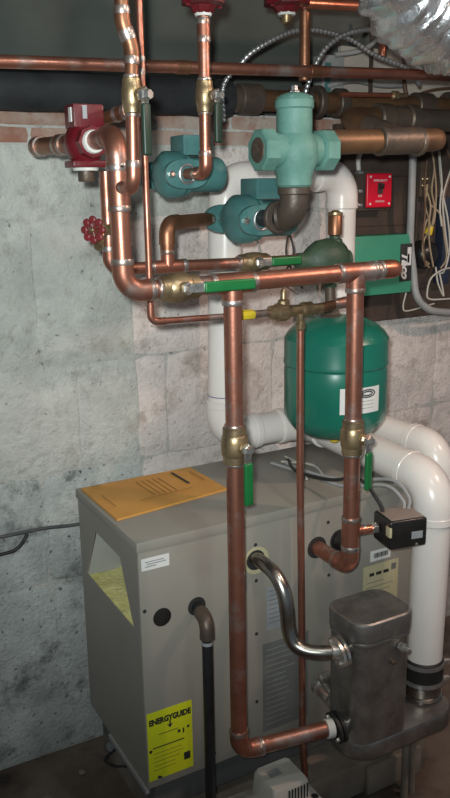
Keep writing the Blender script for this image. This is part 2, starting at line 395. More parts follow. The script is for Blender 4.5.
for ci, (z0, z1, xs) in enumerate(courses):
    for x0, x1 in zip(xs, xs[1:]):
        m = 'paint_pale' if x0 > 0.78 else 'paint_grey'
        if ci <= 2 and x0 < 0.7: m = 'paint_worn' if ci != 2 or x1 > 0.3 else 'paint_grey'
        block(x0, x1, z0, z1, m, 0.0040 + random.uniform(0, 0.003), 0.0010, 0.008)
for ci, z0 in enumerate((1.556, 1.594)):
    x = -1.1 + 0.1*ci
    while x < 3.0:
        block(x, x+0.205, z0, z0+0.036, 'brick_red', 0.005 + random.uniform(0, 0.003), 0.0015, 0.003, wall, 'brick')
        x += 0.208
# rim joist on top of the wall and the joists over it
rim = struct(MB().bb(-1.6, 3.4, 2.02, 2.06, 1.632, 2.12).build('wall_rim_board', 'rim_board', None, 0))
rim.name = 'trim_1'
struct(MB().bb(1.50, 2.30, 2.002, 2.019, 1.64, 1.835, 0.002).build('trim_2', 'rim_pale', None, 0))

# ---------------------------------------------------------------- boiler
bo = thing('boiler', 'taupe sheet-metal boiler cabinet on a concrete pad with yellow efficiency label', 'boiler', (0.956, 1.585, 0.09))
top = MB().bb(0.570, 1.326, 1.396, 1.756, 0.758, 0.780, 0.003).build('top_panel', 'boiler_paint', bo)
front = MB().bb(0.574, 1.322, 1.400, 1.404, 0.21, 0.7575, 0.0012).build('front_panel', 'boiler_paint', bo)
MB().bb(1.318, 1.322, 1.405, 1.748, 0.21, 0.7575, 0.001).build('side_panel', 'boiler_paint', bo)
MB().bb(0.575, 1.317, 1.7485, 1.752, 0.21, 0.7575, 0.001).build('back_panel', 'boiler_paint', bo)
out = [(1.752, 0.7575), (1.405, 0.7575), (1.405, 0.21), (1.752, 0.21)]
inn = [(1.648, 0.714), (1.500, 0.710), (1.438, 0.572), (1.722, 0.578)]
V = []; F = []
for X in (0.574, 0.5775):
    V += [(X, y, z) for y, z in out] + [(X, y, z) for y, z in inn]
for i in range(4):
    j = (i+1) % 4
    F += [(i, j, 4+j, 4+i), (8+i, 12+i, 12+j, 8+j), (i, 8+i, 8+j, j), (4+i, 4+j, 12+j, 12+i)]
side = MB().add(V, F).build('side_panel', 'boiler_paint', bo, 0)
side['label'] = 'narrow end panel with a slanted opening showing insulation'
MB().bb(0.578, 1.0, 1.738, 1.744, 0.40, 0.752).build('inner_liner', 'liner', bo)
MB().bb(0.94, 0.945, 1.41, 1.737, 0.40, 0.752).build('inner_liner', 'liner', bo)
# fluffy insulation batt lying inside
V = []; F = []; nx, ny = 14, 14
for i in range(nx+1):
    for j in range(ny+1):
        x = 0.577 + 0.35*i/nx; y = 1.408 + 0.329*j/ny
        V.append((x, y, 0.566 + 0.012*noise.noise(Vector((x*30, y*30, 0)))))
for i in range(nx):
    for j in range(ny): F.append((i*(ny+1)+j, (i+1)*(ny+1)+j, (i+1)*(ny+1)+j+1, i*(ny+1)+j+1))
ins = MB().add(V, F); ins.bb(0.577, 0.927, 1.408, 1.737, 0.46, 0.552)
ins.build('insulation', 'insulation', bo)['label'] = 'yellow fibreglass insulation batt'
# pale folded flange, recessed base, feet
MB().bb(0.569, 0.577, 1.402, 1.62, 0.198, 0.2095).build('bottom_flange', 'liner', bo, 0)
MB().bb(0.60, 1.30, 1.425, 1.745, 0.125, 0.2095, 0.002).build('base', 'boiler_dark', bo, 0)
for x in (0.62, 1.27):
    for y in (1.45, 1.72):
        MB().lathe((x, y, 0.0895), (0, 0, 1), [(0, 0.022), (0.006, 0.022), (0.008, 0.010), (0.036, 0.010)], 12).build('foot', 'grey_metal', bo)
# screws on the face
for x, z in ((0.845, 0.712), (0.846, 0.628), (0.846, 0.50), (0.846, 0.33), (1.040, 0.592), (1.036, 0.722), (0.583, 0.628), (0.583, 0.30), (0.735, 0.238), (0.60, 0.232), (1.30, 0.60), (1.24, 0.70)):
    MB().lathe((x, 1.4005, z), (0, -1, 0), [(0, 0.0045), (0.0015, 0.004), (0.0022, 0.002)], 8).build('screw', 'ink', bo)
# openings: sight plug, gas pipe hole, water ports
MB().lathe((0.621, 1.4005, 0.605), (0, -1, 0), [(0, 0.020), (0.002, 0.020), (0.003, 0.017)], 24).build('plug', 'black_plastic', bo)
for x, z, r in ((0.701, 0.607, 0.021), (1.006, 0.668, 0.026), (1.068, 0.672, 0.026)):
    MB().lathe((x, 1.4005, z), (0, -1, 0), [(0, r), (0.0012, r*0.98)], 24).build('port_hole', 'ink', bo)
MB().lathe((0.847, 1.4005, 0.675), (0, -1, 0), [(0, 0.032), (0.0012, 0.031)], 24).build('gasket', 'label_cream', bo)
MB().lathe((0.845, 1.3990, 0.677), (0, -1, 0), [(0, 0.023), (0.0012, 0.022)], 24).build('port_hole', 'ink', bo)
MB().lathe((1.068, 1.399, 0.672), (0, -1, 0), [(0, 0.021), (0.03, 0.021), (0.034, 0.017)], 20).build('port_plug', 'black_plastic', bo)
# stickers
def sticker(x0, x1, z0, z1, m, name='sticker', y=1.3996):
    return MB().bb(x0, x1, y-0.0006, y+0.0006, z0, z1).build(name, m, bo, 0)
st1 = sticker(0.580, 0.641, 0.716, 0.742, 'label_white'); st1['label'] = 'small white sticker near the top corner'
for z, x0, x1 in ((0.734, 0.588, 0.630), (0.729, 0.592, 0.634), (0.724, 0.588, 0.612)):
    MB().bb(x0, x1, 1.3984, 1.3992, z-0.0011, z+0.0011).build('print_line', 'label_bluegrey', st1, 0)
eg = sticker(0.577, 0.682, 0.228, 0.392, 'label_yellow', 'efficiency_label'); eg['label'] = 'bright yellow energy efficiency label'
FX, FZ = (1, 0, 0), (0, 0, 1)
yl = 1.3985
text_mesh('ENERGYGUIDE', 0.0185, (0.6300, yl, 0.368), FX, FZ, 'ink', eg, 'lettering', 0, 0.0009, xs=0.79)
MB().prism([(-0.0016, 0), (-0.0016, -0.010), (-0.007, -0.008), (0, -0.018), (0.007, -0.008), (0.0016, -0.010), (0.0016, 0)], (0.6295, yl, 0.362), FX, FZ, (0, -1, 0), 0.0004).build('arrow', 'ink', eg, 0)
for x0, x1, z, t, m in ((0.602, 0.648, 0.336, 0.0006, 'ink'), (0.588, 0.662, 0.306, 0.0012, 'ink'), (0.588, 0.655, 0.292, 0.0005, 'ink_brown'), (0.588, 0.660, 0.282, 0.0005, 'ink_brown'), (0.588, 0.650, 0.272, 0.0005, 'ink_brown'), (0.590, 0.640, 0.262, 0.0005, 'ink_brown'), (0.588, 0.640, 0.252, 0.0005, 'ink_brown')):
    MB().bb(x0, x1, yl-0.0004, yl, z-t, z+t).build('print_line', m, eg, 0)
for x, z, sx, sz in ((0.650, 0.328, 0.003, 0.0035), (0.6605, 0.326, 0.0016, 0.006), (0.672, 0.332, 0.0025, 0.003)):
    MB().bb(x-sx, x+sx, yl-0.0004, yl, z-sz, z+sz).build('print_mark', 'ink', eg, 0)
MB().bb(0.660, 0.675, yl-0.0004, yl, 0.252, 0.270).build('print_mark', 'ink', eg, 0)
MB().bb(0.600, 0.607, yl-0.0004, yl, 0.229, 0.233).build('print_mark', 'ink', eg, 0)
s2 = sticker(0.872, 0.918, 0.500, 0.605, 'label_bluegrey')
for k in range(8): MB().bb(0.877, 0.877+random.uniform(0.02, 0.036), 1.3984, 1.3992, 0.593-k*0.011, 0.5945-k*0.011).build('print_line', 'label_grey', s2, 0)
s3 = sticker(0.862, 0.985, 0.245, 0.468, 'label_grey'); s3['label'] = 'large grey printed instruction plate'
for k in range(15): MB().bb(0.870, 0.870+random.uniform(0.05, 0.10), 1.3984, 1.3992, 0.450-k*0.0135, 0.4515-k*0.0135).build('print_line', 'ink_grey', s3, 0)
s4 = sticker(1.140, 1.246, 0.450, 0.585, 'label_cream'); s4['label'] = 'cream printed rating label'
for i, (x, w) in enumerate(((1.158, 0.014), (1.178, 0.016), (1.200, 0.016))): MB().bb(x, x+w, 1.3984, 1.3992, 0.557, 0.565).build('print_mark', 'ink', s4, 0)
for k in range(6): MB().bb(1.150, 1.150+random.uniform(0.05, 0.085), 1.3984, 1.3992, 0.540-k*0.012, 0.5412-k*0.012).build('print_line', 'label_grey', s4, 0)
MB().bb(1.224, 1.238, 1.3984, 1.3992, 0.560, 0.576).build('print_mark', 'label_grey', s4, 0)
s5 = sticker(1.160, 1.220, 0.594, 0.621, 'label_white')
for k in range(11): MB().bb(1.170+k*0.004, 1.1718+k*0.004+(k % 3)*0.0006, 1.3984, 1.3992, 0.602, 0.614).build('print_mark', 'ink', s5, 0)

# concrete pad under the boiler
tag(MB().bb(0.63, 1.33, 1.36, 1.84, -0.002, 0.0892, 0.008).build('concrete_pad', 'pad_concrete'), 'low concrete pad on the floor under the boiler', 'concrete pad')
# bent wire clip below the casing
tag(MB().tube(catmull([(0.600, 1.60, 0.207), (0.580, 1.605, 0.175), (0.555, 1.615, 0.150), (0.566, 1.585, 0.147), (0.60, 1.56, 0.150)], 8), 0.003, 8).build('wire_clip', 'cable_black'), 'bent black wire hanging under the left edge of the boiler', 'wire')

# ---------------------------------------------------------------- envelope on the boiler
en = thing('envelope', 'orange manila envelope lying on top of the boiler', 'envelope', (0.72, 1.64, 0.7805))
Q = [(0.580, 1.521), (0.867, 1.560), (0.862, 1.742), (0.579, 1.738)]
V = []; F = []; n = 8
for s in (0, 1):
    for i in range(n+1):
        for j in range(n+1):
            u, v = i/n, j/n
            x = (Q[0][0]*(1-u)+Q[1][0]*u)*(1-v) + (Q[3][0]*(1-u)+Q[2][0]*u)*v
            y = (Q[0][1]*(1-u)+Q[1][1]*u)*(1-v) + (Q[3][1]*(1-u)+Q[2][1]*u)*v
            V.append((x, y, 0.7805 + (0.0035*math.sin(PI*u)*math.sin(PI*v)+0.0045 if s else 0)))
m1 = (n+1)**2
for i in range(n):
    for j in range(n):
        a = i*(n+1)+j; b = a+n+1
        F += [(a, a+1, b+1, b), (m1+a, m1+b, m1+b+1, m1+a+1)]
edge = [i*(n+1) for i in range(n+1)] + [n*(n+1)+j for j in range(1, n+1)] + [i*(n+1)+n for i in range(n-1, -1, -1)] + [j for j in range(n-1, 0, -1)]
for a, b in zip(edge, edge[1:]+edge[:1]): F.append((a, b, m1+b, m1+a))
MB().add(V, F).build('paper', 'manila', en)
def eprint(x0, y0, x1, y1, w, m, nm='print_line'):
    a = Vector((x0, y0, 0)); b = Vector((x1, y1, 0)); d = (b-a).normalized()
    MB().box(((x0+x1)/2, (y0+y1)/2, 0.7892), ((b-a).length, w, 0.0012), (d, Vector((-d.y, d.x, 0)), (0, 0, 1))).build(nm, m, en, 0)
eprint(0.800, 1.715, 0.803, 1.628, 0.006, 'ink', 'print_bar')
eprint(0.842, 1.70, 0.845, 1.63, 0.003, 'ink_brown')
eprint(0.598, 1.722, 0.622, 1.7215, 0.004, 'ink_brown')
for k in range(5): eprint(0.700+k*0.014, 1.70, 0.703+k*0.014, 1.60, 0.0018, 'ink_brown')
eprint(0.66, 1.585, 0.80, 1.60, 0.0018, 'ink_brown'); eprint(0.60, 1.66, 0.602, 1.58, 0.0018, 'ink_brown')

# ---------------------------------------------------------------- main copper supply: riser, header, drops
CU = 0.0168
# riser from red valve down to the header
t = thing('copper_riser', 'thick copper riser bending out of the red valve down to the header', 'pipe', (0.521, 1.28, 1.288))
run(t, [(0.530, 1.402, 1.535), (0.519, 1.28, 1.536), (0.521, 1.28, 1.288), (0.590, 1.28, 1.288)], 0.0160, 'copper', 0.033)
tee(t, (0.520, 1.28, 1.4555), (0, 0, 1), (0, -1, 0), 0.0160, 0.0098)
# header
t = thing('copper_header', 'long horizontal copper header pipe carrying the two vertical drops', 'pipe', (0.90, 1.28, 1.27))
MB().cyl((0.657, 1.28, 1.288), (1.075, 1.28, 1.292), CU, 18).build('pipe', 'copper', t)
MB().lathe((1.062, 1.28, 1.292), (1, 0, 0.005), [(0, CU*1.10), (0.030, CU*1.12), (0.040, CU*1.02), (0.047, CU*0.75), (0.050, CU*0.4)], 20).build('end_cap', 'copper_bright', t)
solder(t, (1.062, 1.28, 1.292), (1, 0, 0), CU*1.1)
tee(t, (0.728, 1.28, 1.2886), (1, 0, 0), (0, 0, -1), CU)
tee(t, (1.003, 1.28, 1.291), (1, 0, 0), (0, 0, -1), CU)
# drop A
t = thing('copper_drop', 'left copper drop pipe running down past the boiler to the exchanger', 'pipe', (0.728, 1.28, 0.30), 'copper drops')
run(t, [(0.728, 1.28, 1.262), (0.7285, 1.28, 1.022)], CU, 'copper')
run(t, [(0.7285, 1.28, 0.952), (0.730, 1.28, 0.324), (0.928, 1.241, 0.330)], CU, 'copper', 0.030)
# drop B
t = thing('copper_drop', 'right copper drop pipe in front of the green tank, turning into the boiler', 'pipe', (1.004, 1.28, 0.66), 'copper drops')
run(t, [(1.003, 1.28, 1.264), (1.005, 1.28, 0.994)], CU, 'copper')
run(t, [(1.005, 1.28, 0.922), (1.006, 1.28, 0.668), (1.006, 1.399, 0.668)], CU, 'copper', 0.030)
tee(t, (1.0055, 1.28, 0.748), (0, 0, 1), (1, 0.0, 0), CU, 0.009)
# valves on these
ball_valve('brass ball valve with long green grip at the left end of the header', (0.621, 1.28, 1.288), (1, 0, 0), CU, (0, -1, 0.05), (1, 0, 0.0), hl=0.10, off=0.03, group='green handled ball valves')
ball_valve('brass ball valve with green handle hanging down on the left drop pipe', (0.7285, 1.28, 0.987), (0, 0, 1), CU, (0.15, -0.98, 0), (0, 0, -1), hl=0.082, off=0.026, group='green handled ball valves')
ball_valve('brass ball valve with green handle hanging down in front of the tank base', (1.005, 1.28, 0.958), (0, 0, 1), CU, (0.30, -0.95, 0), (0, 0, -1), hl=0.078, off=0.026, group='green handled ball valves')

# ---------------------------------------------------------------- red valves
def red_valve(label, c, dirY=True, group='red cast valves'):
    c = Vector(c)
    t = thing('flow_valve', label, 'valve', c - Vector((0, 0, 0.06)), group)
    body = MB().lathe(c + Vector((0, 0, -0.034)), (0, 0, 1), [(0, 0.022), (0.006, 0.026), (0.02, 0.033), (0.034, 0.036), (0.048, 0.033), (0.06, 0.027)], 20)
    body.lathe(c + Vector((0, -0.046, 0)), (0, 1, 0), [(0, 0.027), (0.016, 0.028), (0.018, 0.024), (0.07, 0.024), (0.072, 0.028), (0.088, 0.027)], 8)
    body.build('body', 'red_paint', t, 35)
    MB().box(c + Vector((0.002, 0, 0.044)), (0.056, 0.05, 0.040), None, 0.004).build('bonnet', 'red_paint', t)
    MB().box(c + Vector((-0.0275, -0.012, 0.046)), (0.002, 0.012, 0.024), None, 0).build('tag', 'label_white', t, 0)
    MB().box(c + Vector((-0.006, -0.0262, 0.05)), (0.008, 0.0016, 0.022), None, 0).build('tag', 'label_bluegrey', t, 0)
    MB().box(c + Vector((0, 0, -0.036)), (0.062, 0.05, 0.012), None, 0.003).build('bottom_flange', 'red_paint', t)
    MB().lathe(c + Vector((0, 0, -0.047)), (0, 0, 1), [(0, 0.022), (0.005, 0.024)], 18).build('gasket', 'teflon', t)
    MB().lathe(c + Vector((0, 0, -0.066)), (0, 0, 1), [(0, 0.013), (0.002, 0.0145), (0.019, 0.0145)], 16).build('plug', 'iron', t)
    MB().lathe(c + Vector((0, -0.052, 0)), (0, 1, 0), [(0, 0.0185), (0.006, 0.0205)], 18).build('ring', 'teflon', t)
    return t
rv = red_valve('dark red cast valve against the wall at upper left', (0.528, 1.450, 1.533))
t = thing('copper_stub', 'short copper stub running from the red valve back to the wall', 'pipe', (0.513, 1.6, 1.52))
MB().cyl((0.526, 1.490, 1.534), (0.513, 1.665, 1.538), 0.0165, 18).build('pipe', 'copper_old', t)
coupling(t, (0.513, 1.668, 1.538), (0, 1, 0), 0.0165, 0.022, 'copper_old', 'solder')
coupling(t, (0.5215, 1.552, 1.5354), (-0.074, 1, 0.02), 0.0165, 0.024, 'copper_old', 'solder')
MB().cyl((0.513, 1.6795, 1.538), (0.513, 1.681, 1.538), 0.014, 18).build('open_end', 'ink', t)
t = thing('copper_branch', 'dull copper branch rising to the right behind the red valve', 'pipe', (0.57, 1.43, 1.57))
MB().cyl((0.540, 1.520, 1.562), (0.587, 1.395, 1.583), 0.0115, 16).build('pipe', 'copper_old', t)
coupling(t, (0.583, 1.405, 1.5815), (0.047, -0.125, 0.021), 0.0115, 0.022, 'copper_old', 'solder')

# ---------------------------------------------------------------- small copper riser with dark handled valve, in front of the thick riser
SR = 0.0103
t = thing('copper_small_riser', 'thin copper riser with offset bend at upper left, joining the thick riser', 'pipe', (0.517, 1.21, 1.45))
run(t, [(0.518, 1.262, 1.4555), (0.516, 1.210, 1.4555), (0.519, 1.210, 1.563)], SR, 'copper', 0.018)
run(t, [(0.520, 1.210, 1.613), (0.523, 1.210, 1.655), (0.509, 1.210, 1.690), (0.508, 1.210, 2.12)], SR, 'copper_old', 0.05, 'solder', None, 1.13, 0.006)
ball_valve('brass ball valve with dark green handle on the leftmost small riser', (0.5195, 1.21, 1.588), (0, 0, 1), SR, (0.45, -0.89, 0), (0, 0, -1), 'handle_dark', 0.075, 'dark green handled ball valves', 0.026, 0.012, 0.017, 0.008)
# riser into pump one
t = thing('copper_pump_riser', 'copper riser dropping from the overhead red flange into the upper pump', 'pipe', (0.743, 1.40, 1.47))
run(t, [(0.743, 1.478, 1.480), (0.743, 1.40, 1.480), (0.7435, 1.40, 1.586)], SR*1.05, 'copper', 0.018)
run(t, [(0.744, 1.40, 1.645), (0.744, 1.40, 1.752)], SR*1.05, 'copper')
coupling(t, (0.744, 1.40, 1.725), (0, 0, 1), SR*1.05, 0.03)
ball_valve('brass ball valve with dark green handle on the riser above the upper pump', (0.744, 1.40, 1.614), (0, 0, 1), SR*1.1, (0.45, -0.89, 0), (0, 0, -1), 'handle_dark', 0.070, 'dark green handled ball valves', 0.028, 0.012, 0.018, 0.009)
def red_flange(label, c, r):
    c = Vector(c)
    t = thing('overhead_valve', label, 'valve', c, 'red overhead fittings')
    MB().lathe(c, (0, 0, 1), [(0, r*0.42), (0.004, r*0.5), (0.012, r*0.62), (0.016, r), (0.03, r), (0.036, r*0.8), (0.07, r*0.75), (0.085, r*0.6)], 8).build('body', 'red_paint', t, 30)
    MB().lathe(c - Vector((0, 0, 0.004)), (0, 0, 1), [(0, r*0.36), (0.006, r*0.42)], 16).build('ring', 'teflon', t)
    for s in (-1, 1): MB().lathe(c + Vector((s*r*0.78, -r*0.1, 0.010)), (0, 0, 1), [(0, 0.004), (0.008, 0.005)], 6).build('bolt', 'red_paint', t, 25)
    MB().cyl(c + Vector((0, 0, 0.085)), (c.x, c.y, 2.12), r*0.33, 16).build('pipe', 'copper_old', t)
red_flange('dark red flange fitting overhead above the upper pump riser', (0.744, 1.40, 1.752), 0.040)
red_flange('dark red flange fitting overhead left of the foil duct', (1.052, 1.60, 1.812), 0.050)
tag(MB().lathe((1.052, 1.60, 1.790), (0, 0, 1), [(0, 0.006), (0.004, 0.011), (0.018, 0.012)], 12).build('brass_plug', 'brass'), 'small brass plug under the overhead red fitting', 'plug')

# ---------------------------------------------------------------- thin quarter-inch line and fill valve
TR = 0.0062
t = thing('copper_fill_line', 'thin copper line dropping from the ceiling and turning right to the fill valve', 'pipe', (0.621, 1.40, 1.21))
run(t, [(0.621, 1.40, 2.12), (0.621, 1.40, 1.213), (0.806, 1.394, 1.210)], TR, 'copper', 0.014, None)
coupling(t, (0.621, 1.40, 1.66), (0, 0, 1), TR, 0.02, 'copper', 'solder')
t = thing('fill_valve', 'brass pressure fill valve with yellow grip beside the expansion tank', 'valve', (0.93, 1.38, 1.19))
MB().lathe((0.806, 1.392, 1.210), (1, -0.05, 0), [(0, 0.008), (0.004, 0.010), (0.03, 0.010), (0.034, 0.008)], 8).build('lever_grip', 'nut_yellow', t, 30)
MB().cyl((0.838, 1.390, 1.210), (0.875, 1.388, 1.210), 0.0075, 14).build('pipe', 'solder', t)
MB().lathe((0.872, 1.388, 1.210), (1, -0.04, 0), [(0, 0.009), (0.003, 0.014), (0.016, 0.015), (0.018, 0.018), (0.034, 0.020), (0.046, 0.015), (0.05, 0.012), (0.075, 0.012), (0.078, 0.016), (0.10, 0.016), (0.102, 0.011), (0.125, 0.011)], 12).build('body', 'brass', t, 30)
MB().lathe((0.906, 1.386, 1.222), (0, 0, 1), [(0, 0.012), (0.01, 0.012), (0.014, 0.007), (0.03, 0.006), (0.034, 0.004)], 12).build('adjuster', 'brass', t, 30)
MB().lathe((0.942, 1.378, 1.170), (0, 0, 1), [(0, 0.008), (0.004, 0.0105), (0.014, 0.0105), (0.018, 0.008), (0.034, 0.008)], 12).build('port', 'brass', t, 30)
run(t, [(0.99, 1.383, 1.210), (1.055, 1.39, 1.215)], 0.0105, 'copper_old')
coupling(t, (1.05, 1.39, 1.215), (1, 0.1, 0.05), 0.0105, 0.03, 'copper')
tag(MB().tube([(0.942, 1.378, 1.172), (0.943, 1.378, 0.9), (0.950, 1.376, 0.5), (0.953, 1.374, 0.21), (0.954, 1.350, 0.0)], 0.0078, 14).build('copper_drain_line', 'copper'), 'thin straight copper line running from the fill valve down to the floor', 'pipe')

# ---------------------------------------------------------------- second header with hose bib, valve and air scoop
H2 = 1.52
t = thing('copper_return_header', 'rear horizontal copper header behind the main one, under the lower pump', 'pipe', (0.75, H2, 1.28))
run(t, [(0.592, H2, 1.487), (0.592, H2, 1.303), (0.882, H2, 1.299)], 0.0118, 'copper', 0.023)
tee(t, (0.716, H2, 1.3015), (1, 0, 0), (0, 0, 1), 0.0118, 0.0125)
run(t, [(0.950, H2, 1.298), (1.066, H2, 1.298)], 0.0118, 'copper')
t2 = thing('copper_pump_feed', 'copper bend linking the lower pump down to the rear header', 'pipe', (0.716, H2, 1.32))
run(t2, [(0.716, H2, 1.330), (0.716, H2, 1.386), (0.880, 1.630, 1.388)], 0.0145, 'copper_old', 0.025, None)
ball_valve('brass ball valve with green handle on the rear header', (0.916, H2, 1.299), (1, 0, 0), 0.0138, (0, -1, 0.05), (1, 0, 0), 'handle_green', 0.074, 'green handled ball valves', 0.034, 0.028, 0.018, 0.008)
t = thing('hose_bib', 'small drain valve with red handwheel beside the thick riser', 'valve', (0.57, 1.50, 1.36))
MB().lathe((0.588, 1.512, 1.379), (-0.80, -0.60, 0), [(0, 0.0115), (0.02, 0.0115), (0.022, 0.015), (0.032, 0.015), (0.034, 0.0105), (0.049, 0.009)], 10).build('body', 'brass', t, 30)
MB().tube(catmull([(0.566, 1.492, 1.376), (0.560, 1.484, 1.358), (0.553, 1.474, 1.349)], 5), 0.0085, 12).build('spout', 'brass', t)
wc = Vector((0.547, 1.481, 1.381)); wd = Vector((-0.80, -0.60, 0)).normalized()
wh = MB(); wx, wy, _ = frame(wd)
for k in range(8):
    a = 2*PI*k/8; wh.lathe(wc + (wx*math.cos(a)+wy*math.sin(a))*0.0185 - wd*0.004, wd, [(0, 0.005), (0.002, 0.0075), (0.006, 0.0075), (0.008, 0.005)], 8)
wh.torus(wc, wd, 0.016, 0.0034, 24, 8)
for k in range(4):
    a = PI*k/4 + 0.2; d = wx*math.cos(a)+wy*math.sin(a); wh.cyl(wc - d*0.016, wc + d*0.016, 0.0022, 8)
wh.build('handwheel', 'wheel_red', t)
MB().lathe(wc, wd, [(-0.004, 0.005), (0.006, 0.005), (0.008, 0.003)], 8).build('wheel_nut', 'brass', t)

TX = 1.139
sc = thing('air_scoop', 'dark green cast air separator above the expansion tank', 'air separator', (1.115, H2, 1.25))
MB().lathe((1.028, H2, 1.292), (1, 0, 0.0), [(0, 0.016), (0.003, 0.021), (0.02, 0.021), (0.035, 0.034), (0.055, 0.046), (0.08, 0.050), (0.105, 0.047), (0.122, 0.038), (0.13, 0.023), (0.142, 0.021), (0.144, 0.016)], 20, sy=0.80).build('body', 'scoop_green', sc)
MB().lathe((1.130, H2, 1.327), (0, 0, 1), [(0, 0.019), (0.011, 0.017), (0.013, 0.0125), (0.019, 0.0115)], 8).build('boss', 'scoop_green', sc, 30)
MB().lathe((1.119, H2, 1.232), (0, 0, 1), [(0, 0.015), (0.03, 0.017)], 10).build('bottom_port', 'scoop_green', sc, 30)
av = thing('air_vent', 'small copper coloured float air vent standing on the air separator', 'air vent', (1.130, H2, 1.347))
MB().lathe((1.130, H2, 1.3465), (0, 0, 1), [(0, 0.012), (0.002, 0.0158), (0.043, 0.0158), (0.045, 0.0145)], 18).build('body', 'copper_old', av)
MB().lathe((1.130, H2, 1.389), (0, 0, 1), [(0, 0.0145), (0.003, 0.017), (0.008, 0.017), (0.010, 0.0095), (0.013, 0.0065)], 18).build('cap', 'brass', av, 30)
# expansion tank
tk = thing('expansion_tank', 'round green expansion tank hanging over the boiler', 'tank', (TX, H2, 0.877))
R_ = 0.1205
prof = [(0.0, 0.02), (0.004, 0.047), (0.011, 0.075), (0.026, 0.101), (0.042, 0.1125), (0.058, R_), (0.141, R_), (0.167, R_), (0.172, R_*0.985), (0.175, R_*0.985), (0.179, R_*1.012), (0.186, R_*1.012), (0.193, R_), (0.237, R_), (0.252, 0.111), (0.267, 0.094), (0.280, 0.066), (0.287, 0.033), (0.290, 0.014)]
MB().lathe((TX, H2, 0.879), (0, 0, 1), prof, 48).build('shell', 'tank_green', tk, 30)
MB().cyl((1.122, H2, 1.150), (1.119, H2, 1.236), 0.0118, 14).build('nipple', 'iron', tk)
MB().lathe((TX-0.015, H2, 1.163), (0, 0, 1), [(0, 0.028), (0.004, 0.028), (0.008, 0.021), (0.017, 0.019)], 6).build('collar', 'iron', tk, 25)
MB().lathe((TX, H2, 0.863), (0, 0, 1), [(0, 0.009), (0.004, 0.013), (0.020, 0.013)], 12).build('valve_cap', 'nut_yellow', tk)
# label wrapped on the shell
def wrap(a0, a1, z0, z1, r, m, name, parent, n=8):
    V = []; F = []
    for rr in (r, r+0.0008):
        for i in range(n+1):
            a = a0 + (a1-a0)*i/n
            for z in (z0, z1): V.append((TX + rr*math.sin(a), H2 - rr*math.cos(a), z))
    k = 2*(n+1)
    for i in range(n):
        F += [(2*i, 2*i+1, 2*i+3, 2*i+2), (k+2*i, k+2*i+2, k+2*i+3, k+2*i+1), (2*i, 2*i+2, k+2*i+2, k+2*i), (2*i+1, k+2*i+1, k+2*i+3, 2*i+3)]
    F += [(0, k, k+1, 1), (2*n, 2*n+1, k+2*n+1, k+2*n)]
    return MB().add(V, F).build(name, m, parent)
a_lab0, a_lab1 = math.radians(-32), math.radians(16)
lb = wrap(a_lab0, a_lab1, 0.962, 1.021, R_+0.0002, 'label_white', 'sticker', tk)
lb['label'] = 'white sticker with dark oval emblem'
def onshell(a, z, r=R_+0.0013): return Vector((TX + r*math.sin(a), H2 - r*math.cos(a), z))
ov = MB()
for Rr, rz in ((0.17, 0.0085), (0.11, 0.0045)):
    pts = [onshell(math.radians(-1)+Rr*math.cos(2*PI*k/24), 1.007+rz*math.sin(2*PI*k/24)) for k in range(25)]
    ov.tube(pts, 0.0014, 6)
ov.build('emblem', 'ink', lb)
for k in range(3):
    pts = [onshell(a_lab0+0.1+(a_lab1-a_lab0-0.25)*j/6, 0.990-k*0.008) for j in range(7)]
    MB().tube(pts, 0.0006, 5).build('print_line', 'ink_grey', lb)

# ---------------------------------------------------------------- circulator pumps (flow along -Y, motor along +X)
def pump(label, c, s, m='pump_green'):
    c = Vector(c); t = thing('circulator_pump', label, 'pump', c - Vector((0, 0, 0.05*s)), 'green circulator pumps')
    Y = Vector((0, -1, 0)); X = Vector((1, 0, 0)); Z = Vector((0, 0, 1)); h = 0.072*s
    vol = MB().lathe(c - X*0.034*s, X, [(0, 0.024*s), (0.006*s, 0.040*s), (0.018*s, 0.050*s), (0.05*s, 0.050*s), (0.056*s, 0.044*s)], 26)
    vol.cyl(c - Y*h*0.95, c + Y*h*0.95, 0.022*s, 18)
    vol.build('volute', m, t)
    for sg in (-1, 1):
        f = c + Y*(sg*h)
        poly = []
        for k in range(28):
            a = 2*PI*k/28; ca, sa = math.cos(a), math.sin(a)
            poly.append(((0.050*s*abs(ca)**0.9*(1 if ca >= 0 else -1)), (0.030*s*abs(sa)**0.8*(1 if sa >= 0 else -1))))
        fl = MB().prism(poly, f - Y*0.006*s, X, Z, Y, 0.012*s).build('flange', m, t, 30)
        MB().torus(f + Y*(sg*0.007*s), Y, 0.0185*s, 0.0035*s, 24, 8).build('collar', 'galv', fl)
        for q in (-1, 1):
            MB().lathe(f + X*(q*0.037*s) + Y*(-0.010*s), Y, [(0, 0.0075*s), (0.022*s, 0.0075*s), (0.026*s, 0.004*s)], 6).build('bolt', 'chrome', fl, 25)
    b0 = c + X*0.024*s
    MB().lathe(b0, X, [(0, 0.046*s), (0.008*s, 0.046*s), (0.010*s, 0.038*s), (0.088*s, 0.038*s), (0.096*s, 0.034*s), (0.100*s, 0.024*s)], 28).build('motor', m, t, 30)
    bx = MB().box(c + X*0.050*s + Z*0.061*s + Y*0.002, (0.072*s, 0.066*s, 0.042*s), None, 0.003)
    cb = bx.build('control_box', m, t)
    MB().box(c + X*0.050*s + Z*0.061*s + Y*0.0355*s, (0.060*s, 0.001, 0.030*s), None, 0).build('cover_plate', m, cb, 0)
    return t
pump('upper green circulator pump fed by the copper riser', (0.743, 1.548, 1.480), 0.92)
pump('lower green circulator pump beside the black iron elbow', (0.905, 1.545, 1.388), 1.02)

